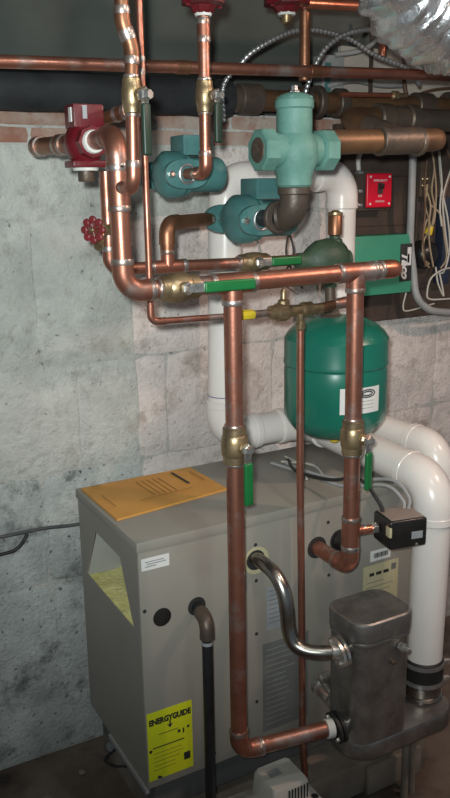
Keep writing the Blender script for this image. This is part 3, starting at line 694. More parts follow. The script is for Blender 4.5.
# ---------------------------------------------------------------- iron elbow and mixing valve
MX, MY = 0.919, 1.37
t = thing('iron_elbow', 'black iron elbow under the teal mixing valve', 'pipe fitting', (MX, MY, 1.36))
MB().cyl((0.905, 1.462, 1.392), (0.906, 1.40, 1.394), 0.0175, 18).build('nipple', 'black_pipe', t)
e = Vector((MX, MY, 1.397))
pts = [(0.907, 1.412, 1.3955)] + [Vector((MX, MY+0.030, 1.427)) + Vector((0, -0.030*math.sin(k*PI/16), -0.030*math.cos(k*PI/16))) for k in range(9)] + [(MX, MY, 1.449)]
MB().tube(pts, 0.0275, 20).build('elbow', 'iron', t)
MB().cyl((MX, MY, 1.438), (MX, MY, 1.452), 0.0318, 20, 0.002).build('bead', 'iron', t)
MB().cyl((0.907, 1.402, 1.3955), (0.907, 1.414, 1.3955), 0.0318, 20, 0.002).build('bead', 'iron', t)
MB().cyl((MX, MY, 1.45), (MX, MY, 1.475), 0.0205, 18).build('nipple', 'iron', t)

t = thing('mixing_valve', 'large teal cast mixing valve with bolted cap', 'valve', (MX, MY, 1.465))
c = Vector((MX, MY, 1.520))
mb = MB().lathe(c - Vector((0, 0, 0.068)), (0, 0, 1), [(0, 0.030), (0.004, 0.034), (0.022, 0.035), (0.034, 0.040), (0.055, 0.047), (0.08, 0.046), (0.098, 0.036)], 24)
mb.lathe(c - Vector((0.060, 0, 0)), (1, 0, 0), [(0, 0.030), (0.03, 0.034), (0.06, 0.043), (0.085, 0.034), (0.115, 0.030)], 20)
mb.build('body', 'mix_teal', t)
MB().lathe(c + Vector((0, 0, 0.028)), (0, 0, 1), [(0, 0.034), (0.02, 0.0345), (0.046, 0.034), (0.049, 0.037), (0.062, 0.037), (0.066, 0.034), (0.072, 0.028), (0.076, 0.016)], 24).build('cap', 'mix_teal', t, 35)
MB().lathe(c + Vector((0, 0, 0.103)), (0, 0, 1), [(0, 0.010), (0.004, 0.010), (0.006, 0.007), (0.013, 0.0065), (0.015, 0.004)], 6).build('bolt', 'galv', t, 25)
le = MB().lathe(c - Vector((0.082, 0, 0)), (1, 0, 0), [(0, 0.036), (0.003, 0.040), (0.028, 0.040), (0.031, 0.034)], 8, rot=PI/8).build('port_end', 'mix_teal', t, 25)
MB().lathe(c - Vector((0.0835, 0, 0)), (1, 0, 0), [(0, 0.022), (0.004, 0.026)], 20).build('port_plug', 'iron', le)
MB().lathe(c - Vector((0.090, 0, 0)), (1, 0, 0), [(0, 0.011), (0.010, 0.012)], 4).build('plug_square', 'iron', le, 25)
MB().lathe(c + Vector((0.052, 0, 0)), (1, 0, 0), [(0, 0.034), (0.003, 0.040), (0.030, 0.040), (0.033, 0.034)], 8, rot=PI/8).build('port_end', 'mix_teal', t, 25)
for k in range(4):
    a = PI/4 + k*PI/2
    MB().lathe(c + Vector((0.030*math.cos(a), 0.030*math.sin(a), 0.088)), (0, 0, 1), [(0, 0.005), (0.008, 0.005), (0.010, 0.003)], 6).build('bolt', 'mix_teal', t, 25)
# pipe leaving the mixing valve to the right
t = thing('brown_copper_main', 'fat brown copper pipe leaving the mixing valve to the right', 'pipe', (1.15, MY, 1.52))
MB().cyl((0.985, MY, 1.536), (1.13, MY, 1.540), 0.0235, 22).build('pipe', 'copper_brown', t)
coupling(t, (1.178, MY, 1.5415), (1, 0, 0.03), 0.0245, 0.105, 'iron', None, 1.12, 'tee_fitting')
for x in (1.128, 1.228): MB().cyl((x-0.006, MY, 1.5405), (x+0.006, MY, 1.5410), 0.0298, 22, 0.002).build('bead', 'iron', t)
MB().lathe((1.228, MY, 1.543), (1, 0, 0.03), [(0, 0.0235), (0.045, 0.0235), (0.058, 0.021), (0.066, 0.013), (0.068, 0.006)], 22).build('pipe_end', 'copper_brown', t)
MB().cyl((1.178, MY, 1.5415), (1.178, MY+0.10, 1.575), 0.0255, 20).build('branch', 'iron', t)
MB().tube(catmull([(1.178, MY+0.09, 1.572), (1.185, MY+0.16, 1.592), (1.22, MY+0.21, 1.603), (1.30, MY+0.23, 1.606)], 8), 0.024, 18).build('branch_bend', 'copper_brown', t)
MB().lathe((1.30, MY+0.23, 1.606), (1, 0, 0), [(0, 0.031), (0.005, 0.034), (0.04, 0.034), (0.045, 0.030), (0.09, 0.030), (0.094, 0.034), (0.12, 0.034), (0.124, 0.026), (0.70, 0.026)], 20).build('union', 'iron', t, 30)

# ---------------------------------------------------------------- overhead lines
ins_p = thing('insulated_pipe', 'fat black foam-insulated pipe along the top of the wall', 'pipe', (0.3, 1.80, 1.61))
pts = [(-1.2 + 0.06*k, 1.80 + 0.004*noise.noise(Vector((k*0.7, 0, 0))), 1.658 + 0.004*noise.noise(Vector((0, k*0.7, 0)))) for k in range(38)]
MB().tube(pts, 0.041, 20, [0.041 + 0.002*noise.noise(Vector((k*1.3, 5, 0))) for k in range(38)]).build('foam_sleeve', 'black_foam', ins_p)
MB().cyl((1.0, 1.80, 1.658), (1.09, 1.80, 1.658), 0.030, 20).build('pipe', 'iron', ins_p)
ir = thing('iron_main', 'rusty iron pipe with unions continuing right of the foam-insulated one', 'pipe', (1.5, 1.80, 1.62))
MB().cyl((1.09, 1.80, 1.658), (2.9, 1.80, 1.665), 0.025, 18).build('pipe', 'copper_brown', ir)
for x, w, r in ((1.075, 0.06, 0.036), (1.225, 0.05, 0.035), (1.275, 0.02, 0.040), (1.345, 0.03, 0.036), (1.62, 0.06, 0.036), (1.72, 0.025, 0.042), (1.80, 0.06, 0.044)):
    MB().cyl((x-w/2, 1.80, 1.6588), (x+w/2, 1.80, 1.6592), r, 20, 0.003).build('union', 'iron', ir)
ch = thing('ceiling_copper_line', 'long horizontal copper line running overhead right across the wall', 'pipe', (0.9, 1.6, 1.67))
MB().cyl((-1.2, 1.6, 1.640), (2.6, 1.6, 1.738), 0.0122, 18).build('pipe', 'copper', ch)
for x in (0.80, 1.127, 1.52): coupling(ch, (x, 1.6, 1.6915 + (x-0.8)*0.0258), (1, 0, 0.0258), 0.0122, 0.03, 'copper_old', None)
t = thing('copper_hanging_drop', 'vertical copper pipe behind the armored cable loops', 'pipe', (1.127, 1.66, 1.66))
MB().cyl((1.127, 1.640, 1.69), (1.127, 1.640, 2.12), 0.0122, 16).build('pipe', 'copper_old', t)
coupling(t, (1.127, 1.640, 1.70), (0, 0, 1), 0.0122, 0.03, 'copper_old', None)
t = thing('copper_joist_line', 'short reddish copper line at the ceiling between red fitting and duct', 'pipe', (1.3, 1.62, 1.84))
MB().cyl((1.102, 1.606, 1.838), (1.75, 1.62, 1.868), 0.0115, 16).build('pipe', 'copper_bright', t)

# armored cables
def armored(name, label, P, r, group):
    pts = catmull(P, 26)
    # resample evenly
    L = [0]
    for a, b in zip(pts, pts[1:]): L.append(L[-1] + (b-a).length)
    N = int(L[-1]/0.0028); out = []; j = 0
    for k in range(N+1):
        d = L[-1]*k/N
        while j < len(L)-2 and L[j+1] < d: j += 1
        f = (d-L[j])/max(1e-9, L[j+1]-L[j]); out.append(pts[j].lerp(pts[j+1], f))
    rad = [r*(1.0 if (k % 4) in (0, 1) else 0.72) for k in range(N+1)]
    return tag(MB().tube(out, r, 10, rad).build(name, 'galv', None, 60), label, 'cable', group)
armored('armored_cable', 'armored metal cable in a wide arc above the mixing valve', [(0.962, 1.72, 1.60), (0.951, 1.70, 1.672), (0.985, 1.69, 1.715), (1.029, 1.68, 1.753), (1.141, 1.68, 1.799), (1.268, 1.68, 1.792), (1.359, 1.68, 1.758), (1.464, 1.675, 1.730), (1.52, 1.70, 1.70)], 0.0062, 'armored cables')
armored('armored_cable', 'armored metal cable in a tighter loop rising left of the duct', [(1.130, 1.66, 1.60), (1.145, 1.66, 1.666), (1.180, 1.66, 1.738), (1.228, 1.66, 1.782), (1.288, 1.66, 1.804), (1.365, 1.69, 1.816), (1.5, 1.72, 1.82)], 0.0066, 'armored cables')

# foil duct
def duct():
    P = catmull([(1.050, 1.25, 2.12), (1.046, 1.25, 1.95), (1.068, 1.25, 1.838), (1.130, 1.25, 1.774), (1.235, 1.25, 1.756), (1.40, 1.25, 1.765), (1.70, 1.25, 1.79), (2.2, 1.25, 1.82)], 40)
    L = [0]
    for a, b in zip(P, P[1:]): L.append(L[-1] + (b-a).length)
    N = int(L[-1]/0.0052); out = []; j = 0
    for k in range(N+1):
        d = L[-1]*k/N
        while j < len(L)-2 and L[j+1] < d: j += 1
        f = (d-L[j])/max(1e-9, L[j+1]-L[j]); out.append(P[j].lerp(P[j+1], f))
    mb = MB(); seg = 56
    rad = [0.098 + (0.0042 if k % 4 in (0, 1) else -0.0042) for k in range(N+1)]
    mb.tube(out, 0.1, seg, rad)
    for i, v in enumerate(mb.v):
        q = v*34; q2 = v*13
        mb.v[i] = v + Vector((noise.noise(q), noise.noise(q + Vector((31, 0, 0))), noise.noise(q + Vector((0, 57, 0)))))*0.0075 + Vector((noise.noise(q2 + Vector((7, 3, 0))), noise.noise(q2 + Vector((0, 19, 0))), noise.noise(q2 + Vector((0, 0, 23)))))*0.010
    return mb.build('foil_duct', 'foil', None, 50)
tag(duct(), 'crumpled silver foil flex duct at the upper right', 'duct')

# ---------------------------------------------------------------- PVC vents
def pvc_hub(parent, c, axis, r, L=0.03): return MB().cyl(Vector(c) - Vector(axis).normalized()*L/2, Vector(c) + Vector(axis).normalized()*L/2, r*1.13, 28, 0.0025).build('hub', 'pvc', parent)
def pvc_run(parent, pts, r, R):
    pts = [Vector(p) for p in pts]; n = len(pts)
    def dd(i):
        if i == 0 or i == n-1: return 0
        return R*math.tan((pts[i]-pts[i-1]).angle(pts[i+1]-pts[i])/2)
    for i in range(n-1):
        u = (pts[i+1]-pts[i]).normalized()
        MB().cyl(pts[i] + u*dd(i), pts[i+1] - u*dd(i+1), r, 28).build('pipe', 'pvc', parent)
    for i in range(1, n-1):
        u1 = (pts[i]-pts[i-1]).normalized(); u2 = (pts[i+1]-pts[i]).normalized(); d = dd(i)
        th = u1.angle(u2); a = pts[i]-u1*d; nr = (u2-u1*u2.dot(u1)).normalized(); cen = a+nr*R
        arc = [cen + (-nr*math.cos(th*k/12) + u1*math.sin(th*k/12))*R for k in range(13)]
        arc = [a - u1*0.03] + arc + [pts[i]+u2*(d+0.03)]
        e = MB().tube(arc, r*1.10, 28).build('elbow', 'pvc', parent)
        pvc_hub(e, a - u1*0.022, u1, r, 0.02); pvc_hub(e, pts[i]+u2*(d+0.022), u2, r, 0.02)
v1 = thing('vent_pipe', 'white PVC vent rising from the exchanger, crossing behind the tank and up the wall', 'pipe', (1.218, 1.27, 0.36), 'white PVC vents')
pvc_run(v1, [(1.223, 1.275, 0.335), (1.229, 1.272, 0.821), (1.235, 1.775, 0.838), (0.984, 1.782, 0.836), (0.996, 1.782, 1.40)], 0.0418, 0.062)
v2 = thing('vent_pipe', 'white PVC vent arching over behind the pumps and down behind the green box', 'pipe', (1.345, 1.78, 0.60), 'white PVC vents')
pvc_run(v2, [(0.996, 1.782, 1.37), (0.998, 1.782, 1.472), (1.345, 1.782, 1.485), (1.345, 1.782, 0.840), (1.381, 1.424, 0.832), (1.388, 1.424, 0.60), (1.3225, 1.424, 0.60)], 0.0375, 0.055)
for z in (0.945, 0.912): MB().torus((0.9862, 1.782, z), (0, 0, 1), 0.0420, 0.0012, 28, 6).build('purple_mark', 'ink_purple', v1)

# ---------------------------------------------------------------- heat exchanger and its pan
hx = thing('heat_exchanger', 'dark steel rounded canister exchanger standing on a flat pan', 'heat exchanger', (1.05, 1.25, 0.296))
def rrect(x0, x1, y0, y1, r, n=6):
    P = []
    for cx, cy, a0 in ((x1-r, y1-r, 0), (x0+r, y1-r, PI/2), (x0+r, y0+r, PI), (x1-r, y0+r, 1.5*PI)):
        for k in range(n+1):
            a = a0 + PI/2*k/n; P.append((cx + r*math.cos(a), cy + r*math.sin(a)))
    return P
def stack(mb, levels):
    n = len(levels[0][0]); V = []; F = []
    for P, z in levels: V += [(x, y, z) for x, y in P]
    for i in range(len(levels)-1):
        for k in range(n):
            k2 = (k+1) % n; F.append((i*n+k, i*n+k2, (i+1)*n+k2, (i+1)*n+k))
    F.append(tuple(reversed(range(n)))); F.append(tuple((len(levels)-1)*n+k for k in range(n)))
    return mb.add(V, F)
hx0, hx1, hy0, hy1 = 0.968, 1.116, 1.192, 1.314
def lv(d, z, r=0.034): return (rrect(hx0+d, hx1-d, hy0+d, hy1-d, max(0.006, r-d)), z)
stack(MB(), [lv(0.0, 0.296), lv(0.0, 0.545)]).build('shell', 'hx_steel', hx, 50)
stack(MB(), [lv(-0.002, 0.536), lv(-0.0045, 0.540), lv(-0.0050, 0.574), lv(-0.0035, 0.579), lv(0.0005, 0.5815), lv(0.004, 0.5800), lv(0.010, 0.5785), lv(0.030, 0.5785)]).build('lid', 'hx_steel', hx, 30)
stack(MB(), [lv(-0.0005, 0.524), lv(-0.003, 0.530), lv(-0.0005, 0.536)]).build('lid_seam', 'hx_steel', hx, 50)
MB().lathe((1.075, 1.184, 0.508), (0, -1, 0), [(-0.006, 0.010), (0.006, 0.010), (0.008, 0.006), (0.020, 0.006), (0.021, 0.003)], 8).build('bolt', 'chrome', hx, 25)
MB().lathe((1.052, 1.186, 0.480), (0, -1, 0), [(-0.006, 0.006), (0.004, 0.006), (0.006, 0.003)], 8).build('bolt', 'iron', hx, 25)
def hxflange(z, y, m):
    cc = Vector((hx0-0.012, y, z)); A = Vector((-1, 0, 0))
    MB().cyl((hx0+0.004, y, z), (hx0-0.022, y, z), 0.0165, 18).build('neck', 'steel', hx)
    poly = [(0.034*math.cos(2*PI*k/24), 0.022*math.sin(2*PI*k/24)) for k in range(24)]
    d = Vector((0, -0.75, -0.66)); w = A.cross(d)
    f = MB().prism(poly, cc, d, w, A, 0.007).build('flange', m, hx, 30)
    f2 = MB().prism(poly, cc + A*0.011, d, w, A, 0.007).build('flange', m, hx, 30)
    for q in (-1, 1): MB().lathe(cc + d*(0.025*q) + A*0.024, -A, [(0, 0.004), (0.003, 0.0055), (0.028, 0.0055), (0.032, 0.003)], 6).build('bolt', 'chrome', f2, 25)
hxflange(0.513, 1.232, 'chrome'); hxflange(0.330, 1.236, 'rubber')
MB().cyl((0.922, 1.242, 0.330), (0.938, 1.2385, 0.330), 0.0205, 20, 0.001).build('gasket', 'teflon', hx)
# rear clamp
MB().lathe((0.985, 1.318, 0.345), (0.2, 1, 0), [(-0.02, 0.018), (0.03, 0.018), (0.032, 0.024), (0.045, 0.024)], 14).build('rear_port', 'chrome', hx)
MB().lathe((0.975, 1.322, 0.392), (-1, 0, 0), [(-0.012, 0.012), (0.010, 0.012), (0.014, 0.006)], 6).build('rear_bolt', 'chrome', hx, 25)
# pan
pn = thing('collector_pan', 'flat stainless collector pan linking the exchanger to the white vent', 'pan', (1.14, 1.25, 0.24))
def rr2(d, z): return (rrect(0.964+d, 1.2665-d, 1.190+d, 1.328-d, 0.062-d, 8), z)
stack(MB(), [rr2(0.008, 0.248), rr2(0.001, 0.252), rr2(0.0, 0.256), rr2(0.0, 0.288), rr2(0.003, 0.2935), rr2(0.010, 0.2945)]).build('tray', 'hx_steel', pn, 50)
MB().cyl((1.223, 1.2742, 0.2948), (1.223, 1.2745, 0.330), 0.0425, 28).build('collar', 'steel', pn)
MB().torus((1.223, 1.2742, 0.302), (0, 0, 1), 0.0435, 0.004, 28, 8).build('weld', 'steel', pn)
for x, y in ((1.205, 1.300), (1.232, 1.305)):
    MB().cyl((x, y, 0.0), (x, y, 0.2485), 0.009, 14).build('leg', 'pad_concrete', pn)
# rubber coupling with clamps
rc = thing('rubber_coupling', 'black rubber coupling with steel band clamps at the vent base', 'coupling', (1.218, 1.2745, 0.318))
MB().cyl((1.223, 1.2745, 0.3305), (1.223, 1.2752, 0.394), 0.0468, 28, 0.003).build('sleeve', 'rubber', rc)
for z in (0.340, 0.384):
    cl = MB().cyl((1.223, 1.2746, z-0.005), (1.223, 1.2746, z+0.005), 0.0485, 28).build('band_clamp', 'galv', rc)
    MB().box((1.263, 1.240, z), (0.018, 0.012, 0.011), None, 0.002).build('clamp_screw', 'chrome', cl)
# stainless tube from boiler to exchanger
t = thing('steel_tube', 'bent stainless tube curving from the boiler face to the exchanger', 'pipe', (0.865, 1.30, 0.51))
P = catmull([(0.843, 1.408, 0.682), (0.847, 1.372, 0.680), (0.853, 1.335, 0.668), (0.857, 1.310, 0.640), (0.859, 1.300, 0.600), (0.861, 1.296, 0.560), (0.867, 1.286, 0.530), (0.885, 1.266, 0.516), (0.915, 1.246, 0.513), (0.946, 1.233, 0.513)], 8)
MB().tube(P, 0.0152, 18).build('tube', 'steel', t)
MB().cyl((0.930, 1.240, 0.513), (0.944, 1.234, 0.513), 0.0178, 18, 0.002).build('collar', 'chrome', t)

# ---------------------------------------------------------------- gas pipe
t = thing('gas_pipe', 'black iron gas pipe elbowing out of the boiler and down', 'pipe', (0.685, 1.33, 0.0))
run(t, [(0.701, 1.402, 0.607), (0.690, 1.335, 0.607), (0.687, 1.330, 0.0)], 0.0112, 'black_pipe', 0.022, None, 'iron', 1.35, 0.016)
MB().cyl((0.6894, 1.3347, 0.556), (0.6893, 1.3346, 0.563), 0.0118, 16).build('tape_ring', 'label_bluegrey', t)

# ---------------------------------------------------------------- flow switch box
sx = thing('flow_switch', 'black control switch box on a copper stub beside the white vent', 'switch', (1.11, 1.255, 0.70))
MB().cyl((1.024, 1.28, 0.748), (1.068, 1.274, 0.748), 0.0092, 14).build('stub', 'copper_bright', sx)
MB().lathe((1.056, 1.275, 0.748), (1, -0.1, 0), [(0, 0.011), (0.012, 0.0125), (0.014, 0.010)], 6).build('nut', 'chrome', sx, 25)
ax = (Vector((0.97, -0.2, 0)).normalized(), Vector((0.2, 0.97, 0)).normalized(), (0, 0, 1))
bc = Vector((1.115, 1.252, 0.746))
mbx = MB().box(bc, (0.088, 0.074, 0.064), ax, 0.007, 3).build('case', 'black_plastic', sx)
MB().box(bc + Vector((0, 0, 0.0325)) , (0.076, 0.062, 0.002), ax, 0.0006).build('top_label', 'label_tan', sx)
MB().box(bc - ax[1]*0.0375 + ax[0]*0.02 - Vector((0, 0, 0.004)), (0.026, 0.0012, 0.016), ax, 0).build('front_label', 'label_bluegrey', sx, 0)
MB().box(bc - ax[1]*0.030 - ax[0]*0.0425 + Vector((0, 0, 0.008)), (0.006, 0.018, 0.022), ax, 0.002).build('side_tab', 'label_cream', sx)
MB().lathe(bc - ax[1]*0.037 - Vector((0, 0, 0.026)) + ax[0]*0.02, -ax[1], [(0, 0.004), (0.003, 0.003)], 8).build('screw', 'chrome', sx)

# ---------------------------------------------------------------- condensate pump on the floor
cp = thing('condensate_pump', 'off-white condensate pump box with vent slots on the floor', 'pump', (0.83, 1.30, 0.0))
cy0, cy1 = 1.262, 1.352
stack(MB(), [(rrect(0.720, 0.912, cy0-0.02, cy1+0.003, 0.02), 0.0), (rrect(0.716, 0.918, cy0-0.025, cy1+0.005, 0.02), 0.12)]).build('tank', 'white_plastic', cp, 50)
stack(MB(), [(rrect(0.710, 0.924, cy0-0.031, cy1+0.0065, 0.022), 0.12), (rrect(0.710, 0.924, cy0-0.031, cy1+0.0065, 0.022), 0.148), (rrect(0.714, 0.920, cy0-0.027, cy1+0.003, 0.02), 0.152)]).build('lid', 'white_plastic', cp, 50)
cv = stack(MB(), [(rrect(0.800, 0.900, cy0-0.002, cy1, 0.008), 0.152), (rrect(0.804, 0.896, cy0, cy1-0.002, 0.010), 0.198), (rrect(0.808, 0.892, cy0+0.004, cy1-0.006, 0.010), 0.204)]).build('motor_cover', 'white_plastic', cp, 40)
for k in range(7):
    MB().box((0.842+k*0.0078, cy0-0.0012, 0.178), (0.0030, 0.003, 0.034), None).build('vent_slot', 'ink', cv, 0)
MB().box((0.838, 1.315, 0.2043), (0.03, 0.022, 0.001), None).build('cover_print', 'label_bluegrey', cv, 0)
MB().lathe((0.910, 1.262, 0.1520), (0, 0, 1), [(0, 0.008), (0.0012, 0.008)], 14).build('port_hole', 'ink', cp)
MB().box((0.755, 1.30, 0.1522), (0.05, 0.03, 0.0008), None).build('lid_label', 'label_bluegrey', cp, 0)

# ---------------------------------------------------------------- electrical board
bd = thing('mounting_board', 'dark rough backing boards carrying the controls at right', 'board', (1.7, 1.86, 1.07))
for i, (z0, z1) in enumerate(((1.072, 1.2075), (1.2075, 1.343), (1.343, 1.4785), (1.4785, 1.615))):
    MB().bb(1.385, 2.25, 1.862 - 0.002*(i % 2), 1.884, z0, z1, 0.003).build('board', 'board_wood', bd, 0)
# red emergency switch
rs = thing('emergency_switch', 'bright red emergency switch plate on a dark metal box', 'switch', (1.486, 1.80, 1.385))
MB().bb(1.418, 1.535, 1.815, 1.859, 1.388, 1.494, 0.003).build('box', 'board_wood', rs)
pl = MB().bb(1.444, 1.530, 1.802, 1.812, 1.396, 1.486, 0.005, 3).build('plate', 'switch_red', rs)
for s, z in (('EMERGENCY', 1.467), ('OFF', 1.426), ('SWITCH', 1.412)): text_mesh(s, 0.008, (1.488, 1.8016, z), FX, FZ, 'label_white', pl, 'lettering')
MB().bb(1.4795, 1.4965, 1.7995, 1.8015, 1.432, 1.462).build('toggle_slot', 'board_wood', pl, 0)
MB().box((1.488, 1.795, 1.452), (0.009, 0.014, 0.014), None, 0.002).build('toggle', 'black_plastic', pl)
for x in (1.455, 1.520):
    for z in (1.406, 1.477): MB().lathe((x, 1.8025, z), (0, -1, 0), [(0, 0.0035), (0.0015, 0.003)], 8).build('screw', 'label_white', pl)
for z in (1.404, 1.44, 1.488): MB().box((1.414, 1.80, z), (0.014, 0.02, 0.008), None, 0.002).build('clamp', 'galv', rs)
tag(MB().tube(catmull([(1.432, 1.825, 1.492), (1.434, 1.83, 1.525), (1.455, 1.84, 1.555), (1.462, 1.845, 1.60), (1.462, 1.82, 1.63)], 8), 0.0065, 10).build('switch_cable', 'cable_white'), 'pale cable looping up out of the red switch box', 'cable')
# green relay box
gb = thing('relay_box', 'green pump relay box with a black nameplate on the backing board', 'control box', (1.51, 1.81, 1.155))
MB().bb(1.385, 1.602, 1.792, 1.858, 1.160, 1.322, 0.003).build('case', 'box_green', gb)
np_ = MB().bb(1.558, 1.599, 1.7895, 1.7920, 1.192, 1.296, 0.0005).build('nameplate', 'ink', gb)
text_mesh('Taco', 0.036, (1.574, 1.7892, 1.238), (0, 0, -1), (1, 0, 0), 'label_white', np_, 'lettering', 0.35, 0.0016)
MB().bb(1.582, 1.596, 1.7888, 1.7896, 1.236, 1.286).build('name_stripe', 'label_white', np_, 0)
MB().lathe((1.41, 1.7925, 1.305), (0, -1, 0), [(0, 0.004), (0.002, 0.003)], 8).build('screw', 'galv', gb)
# open junction box with relay, wires, conduit
jb = thing('junction_box', 'open dark electrical box crammed with wires', 'junction box', (1.68, 1.82, 1.18))
MB().bb(1.632, 1.735, 1.845, 1.859, 1.16, 1.53, 0.002).build('back_plate', 'board_wood', jb)
MB().bb(1.632, 1.636, 1.815, 1.845, 1.30, 1.53).build('side', 'board_wood', jb, 0)
MB().bb(1.634, 1.686, 1.808, 1.845, 1.42, 1.52, 0.003).build('relay', 'iron', jb)
for x in (1.644, 1.660):
    for z in (1.452, 1.470): MB().lathe((x, 1.8085, z), (0, -1, 0), [(0, 0.0062), (0.004, 0.006), (0.006, 0.004)], 10).build('terminal_screw', 'brass', jb)
MB().lathe((1.678, 1.845, 1.260), (0, -1, 0), [(0, 0.040), (0.02, 0.042), (0.04, 0.036), (0.05, 0.022), (0.053, 0.010)], 22).build('transformer', 'black_plastic', jb)
MB().lathe((1.662, 1.798, 1.318), (0.25, -0.2, 1), [(0, 0.011), (0.006, 0.012), (0.022, 0.009), (0.028, 0.005)], 10).build('wire_nut', 'nut_yellow', jb)
MB().bb(1.742, 1.775, 1.82, 1.859, 1.17, 1.42, 0.003).build('end_cover', 'cable_blue', jb)
wires = [
    ('cable_tan', 'tan', [(1.655, 1.80, 1.455), (1.640, 1.79, 1.40), (1.662, 1.79, 1.34), (1.636, 1.785, 1.30), (1.640, 1.785, 1.25), (1.665, 1.79, 1.225)]),
    ('cable_tan', 'brown', [(1.672, 1.80, 1.53), (1.678, 1.79, 1.44), (1.672, 1.785, 1.36), (1.662, 1.79, 1.33)]),
    ('cable_white', 'white', [(1.69, 1.80, 1.545), (1.70, 1.79, 1.44), (1.722, 1.785, 1.36), (1.735, 1.785, 1.28), (1.720, 1.785, 1.215), (1.70, 1.79, 1.205)]),
    ('cable_white', 'white2', [(1.76, 1.79, 1.56), (1.715, 1.785, 1.47), (1.700, 1.785, 1.41), (1.712, 1.785, 1.34), (1.735, 1.79, 1.26)]),
    ('cable_tan', 'tan2', [(1.662, 1.79, 1.335), (1.640, 1.78, 1.36), (1.628, 1.78, 1.31), (1.634, 1.78, 1.255), (1.660, 1.785, 1.235)]),
    ('cable_white', 'loop', [(1.74, 1.775, 1.222), (1.69, 1.765, 1.218), (1.648, 1.762, 1.198), (1.636, 1.762, 1.160), (1.645, 1.762, 1.140), (1.70, 1.762, 1.135), (1.86, 1.78, 1.130)]),
    ('cable_white', 'hang', [(1.690, 1.79, 1.225), (1.692, 1.78, 1.18), (1.715, 1.78, 1.142), (1.712, 1.78, 1.16), (1.700, 1.785, 1.21)]),
    ('cable_brown', 'dark', [(1.72, 1.80, 1.55), (1.735, 1.79, 1.50), (1.715, 1.79, 1.44), (1.708, 1.79, 1.38)]),
]
wl = ['thin tan wire winding from relay screws past the black transformer', 'thin tan wire hanging straight down to the yellow wire nut', 'pale wire curving around the right of the black transformer', 'pale wire slanting in from the top right of the junction box', 'tan wire looping left of the yellow wire nut', 'pale wire forming a square loop under the black transformer', 'pale doubled wire hanging below the black transformer', 'dark brown wire bent at the top of the junction box']
wires += [
    ('cable_tan', 'a', [(1.645, 1.80, 1.45), (1.652, 1.782, 1.40), (1.646, 1.778, 1.35), (1.650, 1.776, 1.29), (1.668, 1.776, 1.228)]),
    ('cable_tan', 'b', [(1.668, 1.80, 1.40), (1.690, 1.780, 1.37), (1.706, 1.778, 1.31), (1.716, 1.776, 1.25), (1.696, 1.776, 1.222)]),
    ('cable_brown', 'c', [(1.640, 1.79, 1.52), (1.628, 1.782, 1.45), (1.632, 1.780, 1.38), (1.626, 1.778, 1.31), (1.640, 1.778, 1.23)]),
    ('cable_white', 'd', [(1.684, 1.79, 1.54), (1.690, 1.782, 1.46), (1.686, 1.780, 1.39), (1.694, 1.778, 1.34)]),
    ('cable_tan', 'e', [(1.655, 1.79, 1.545), (1.662, 1.784, 1.50), (1.656, 1.784, 1.44), (1.668, 1.782, 1.39), (1.662, 1.782, 1.345)]),
]
wl += ['thin tan wire hugging the left rim of the black transformer', 'thin tan wire bowed over the right side of the black transformer', 'thin brown wire along the left edge of the junction box', 'short pale wire hanging beside the relay at the top', 'thin tan wire running down the face of the relay']
for (m, k, P), lab in zip(wires, wl):
    tag(MB().tube(catmull(P, 8), 0.0026, 8).build('electric_wire', m), lab, 'wire', 'loose control wires')
tag(MB().tube(catmull([(1.578, 1.80, 1.60), (1.582, 1.785, 1.545), (1.585, 1.785, 1.40), (1.600, 1.800, 1.30), (1.615, 1.800, 1.22), (1.622, 1.790, 1.150), (1.660, 1.785, 1.110), (1.71, 1.788, 1.095), (1.80, 1.80, 1.086), (1.95, 1.81, 1.09)], 10), 0.0105, 14).build('conduit', 'cable_grey'), 'pale grey conduit running down past the relay box and curving right', 'conduit')
tag(MB().tube(catmull([(1.592, 1.80, 1.158), (1.583, 1.80, 1.12), (1.60, 1.80, 1.105), (1.70, 1.80, 1.118)], 8), 0.0022, 8).build('thin_lead', 'cable_white'), 'thin pale lead under the green relay box', 'wire')
# wires hanging behind the header
hw = [[(1.13, 1.72, 1.43), (1.12, 1.71, 1.38), (1.14, 1.70, 1.30), (1.10, 1.69, 1.24)], [(1.145, 1.72, 1.44), (1.135, 1.71, 1.36), (1.12, 1.70, 1.29), (1.16, 1.69, 1.21)], [(1.05, 1.73, 1.35), (1.065, 1.72, 1.28), (1.10, 1.70, 1.23), (1.15, 1.70, 1.20)]]
hl = ['thin dark wire hanging left of the air separator, leftmost bend', 'thin dark wire dropping behind the air separator', 'thin grey wire sagging behind the rear header']
for P, l, m in zip(hw, hl, ('cable_black', 'cable_black', 'cable_grey')): tag(MB().tube(catmull(P, 8), 0.0025, 8).build('control_wire', m), l, 'wire', 'wires behind the headers')
# cables from switch box over the boiler top
sw = [
    ('cable_grey', 'grey cable arching from the switch box back over the boiler top', [(1.145, 1.262, 0.772), (1.155, 1.272, 0.800), (1.150, 1.32, 0.825), (1.125, 1.42, 0.800), (1.10, 1.52, 0.785), (1.08, 1.64, 0.785)]),
    ('cable_grey', 'second grey cable lying beside the arching one on the boiler top', [(1.138, 1.268, 0.772), (1.146, 1.280, 0.792), (1.138, 1.33, 0.812), (1.105, 1.43, 0.785), (1.085, 1.52, 0.785), (1.05, 1.66, 0.785)]),
    ('cable_black', 'black cable curling up from the switch box behind the green handle', [(1.088, 1.272, 0.772), (1.085, 1.29, 0.80), (1.066, 1.33, 0.84), (1.05, 1.42, 0.815), (1.05, 1.55, 0.797), (1.10, 1.66, 0.785)]),
]
for m, l, P in sw: tag(MB().tube(catmull(P, 8), 0.004, 8).build('switch_lead', m), l, 'cable', 'leads on the boiler top')
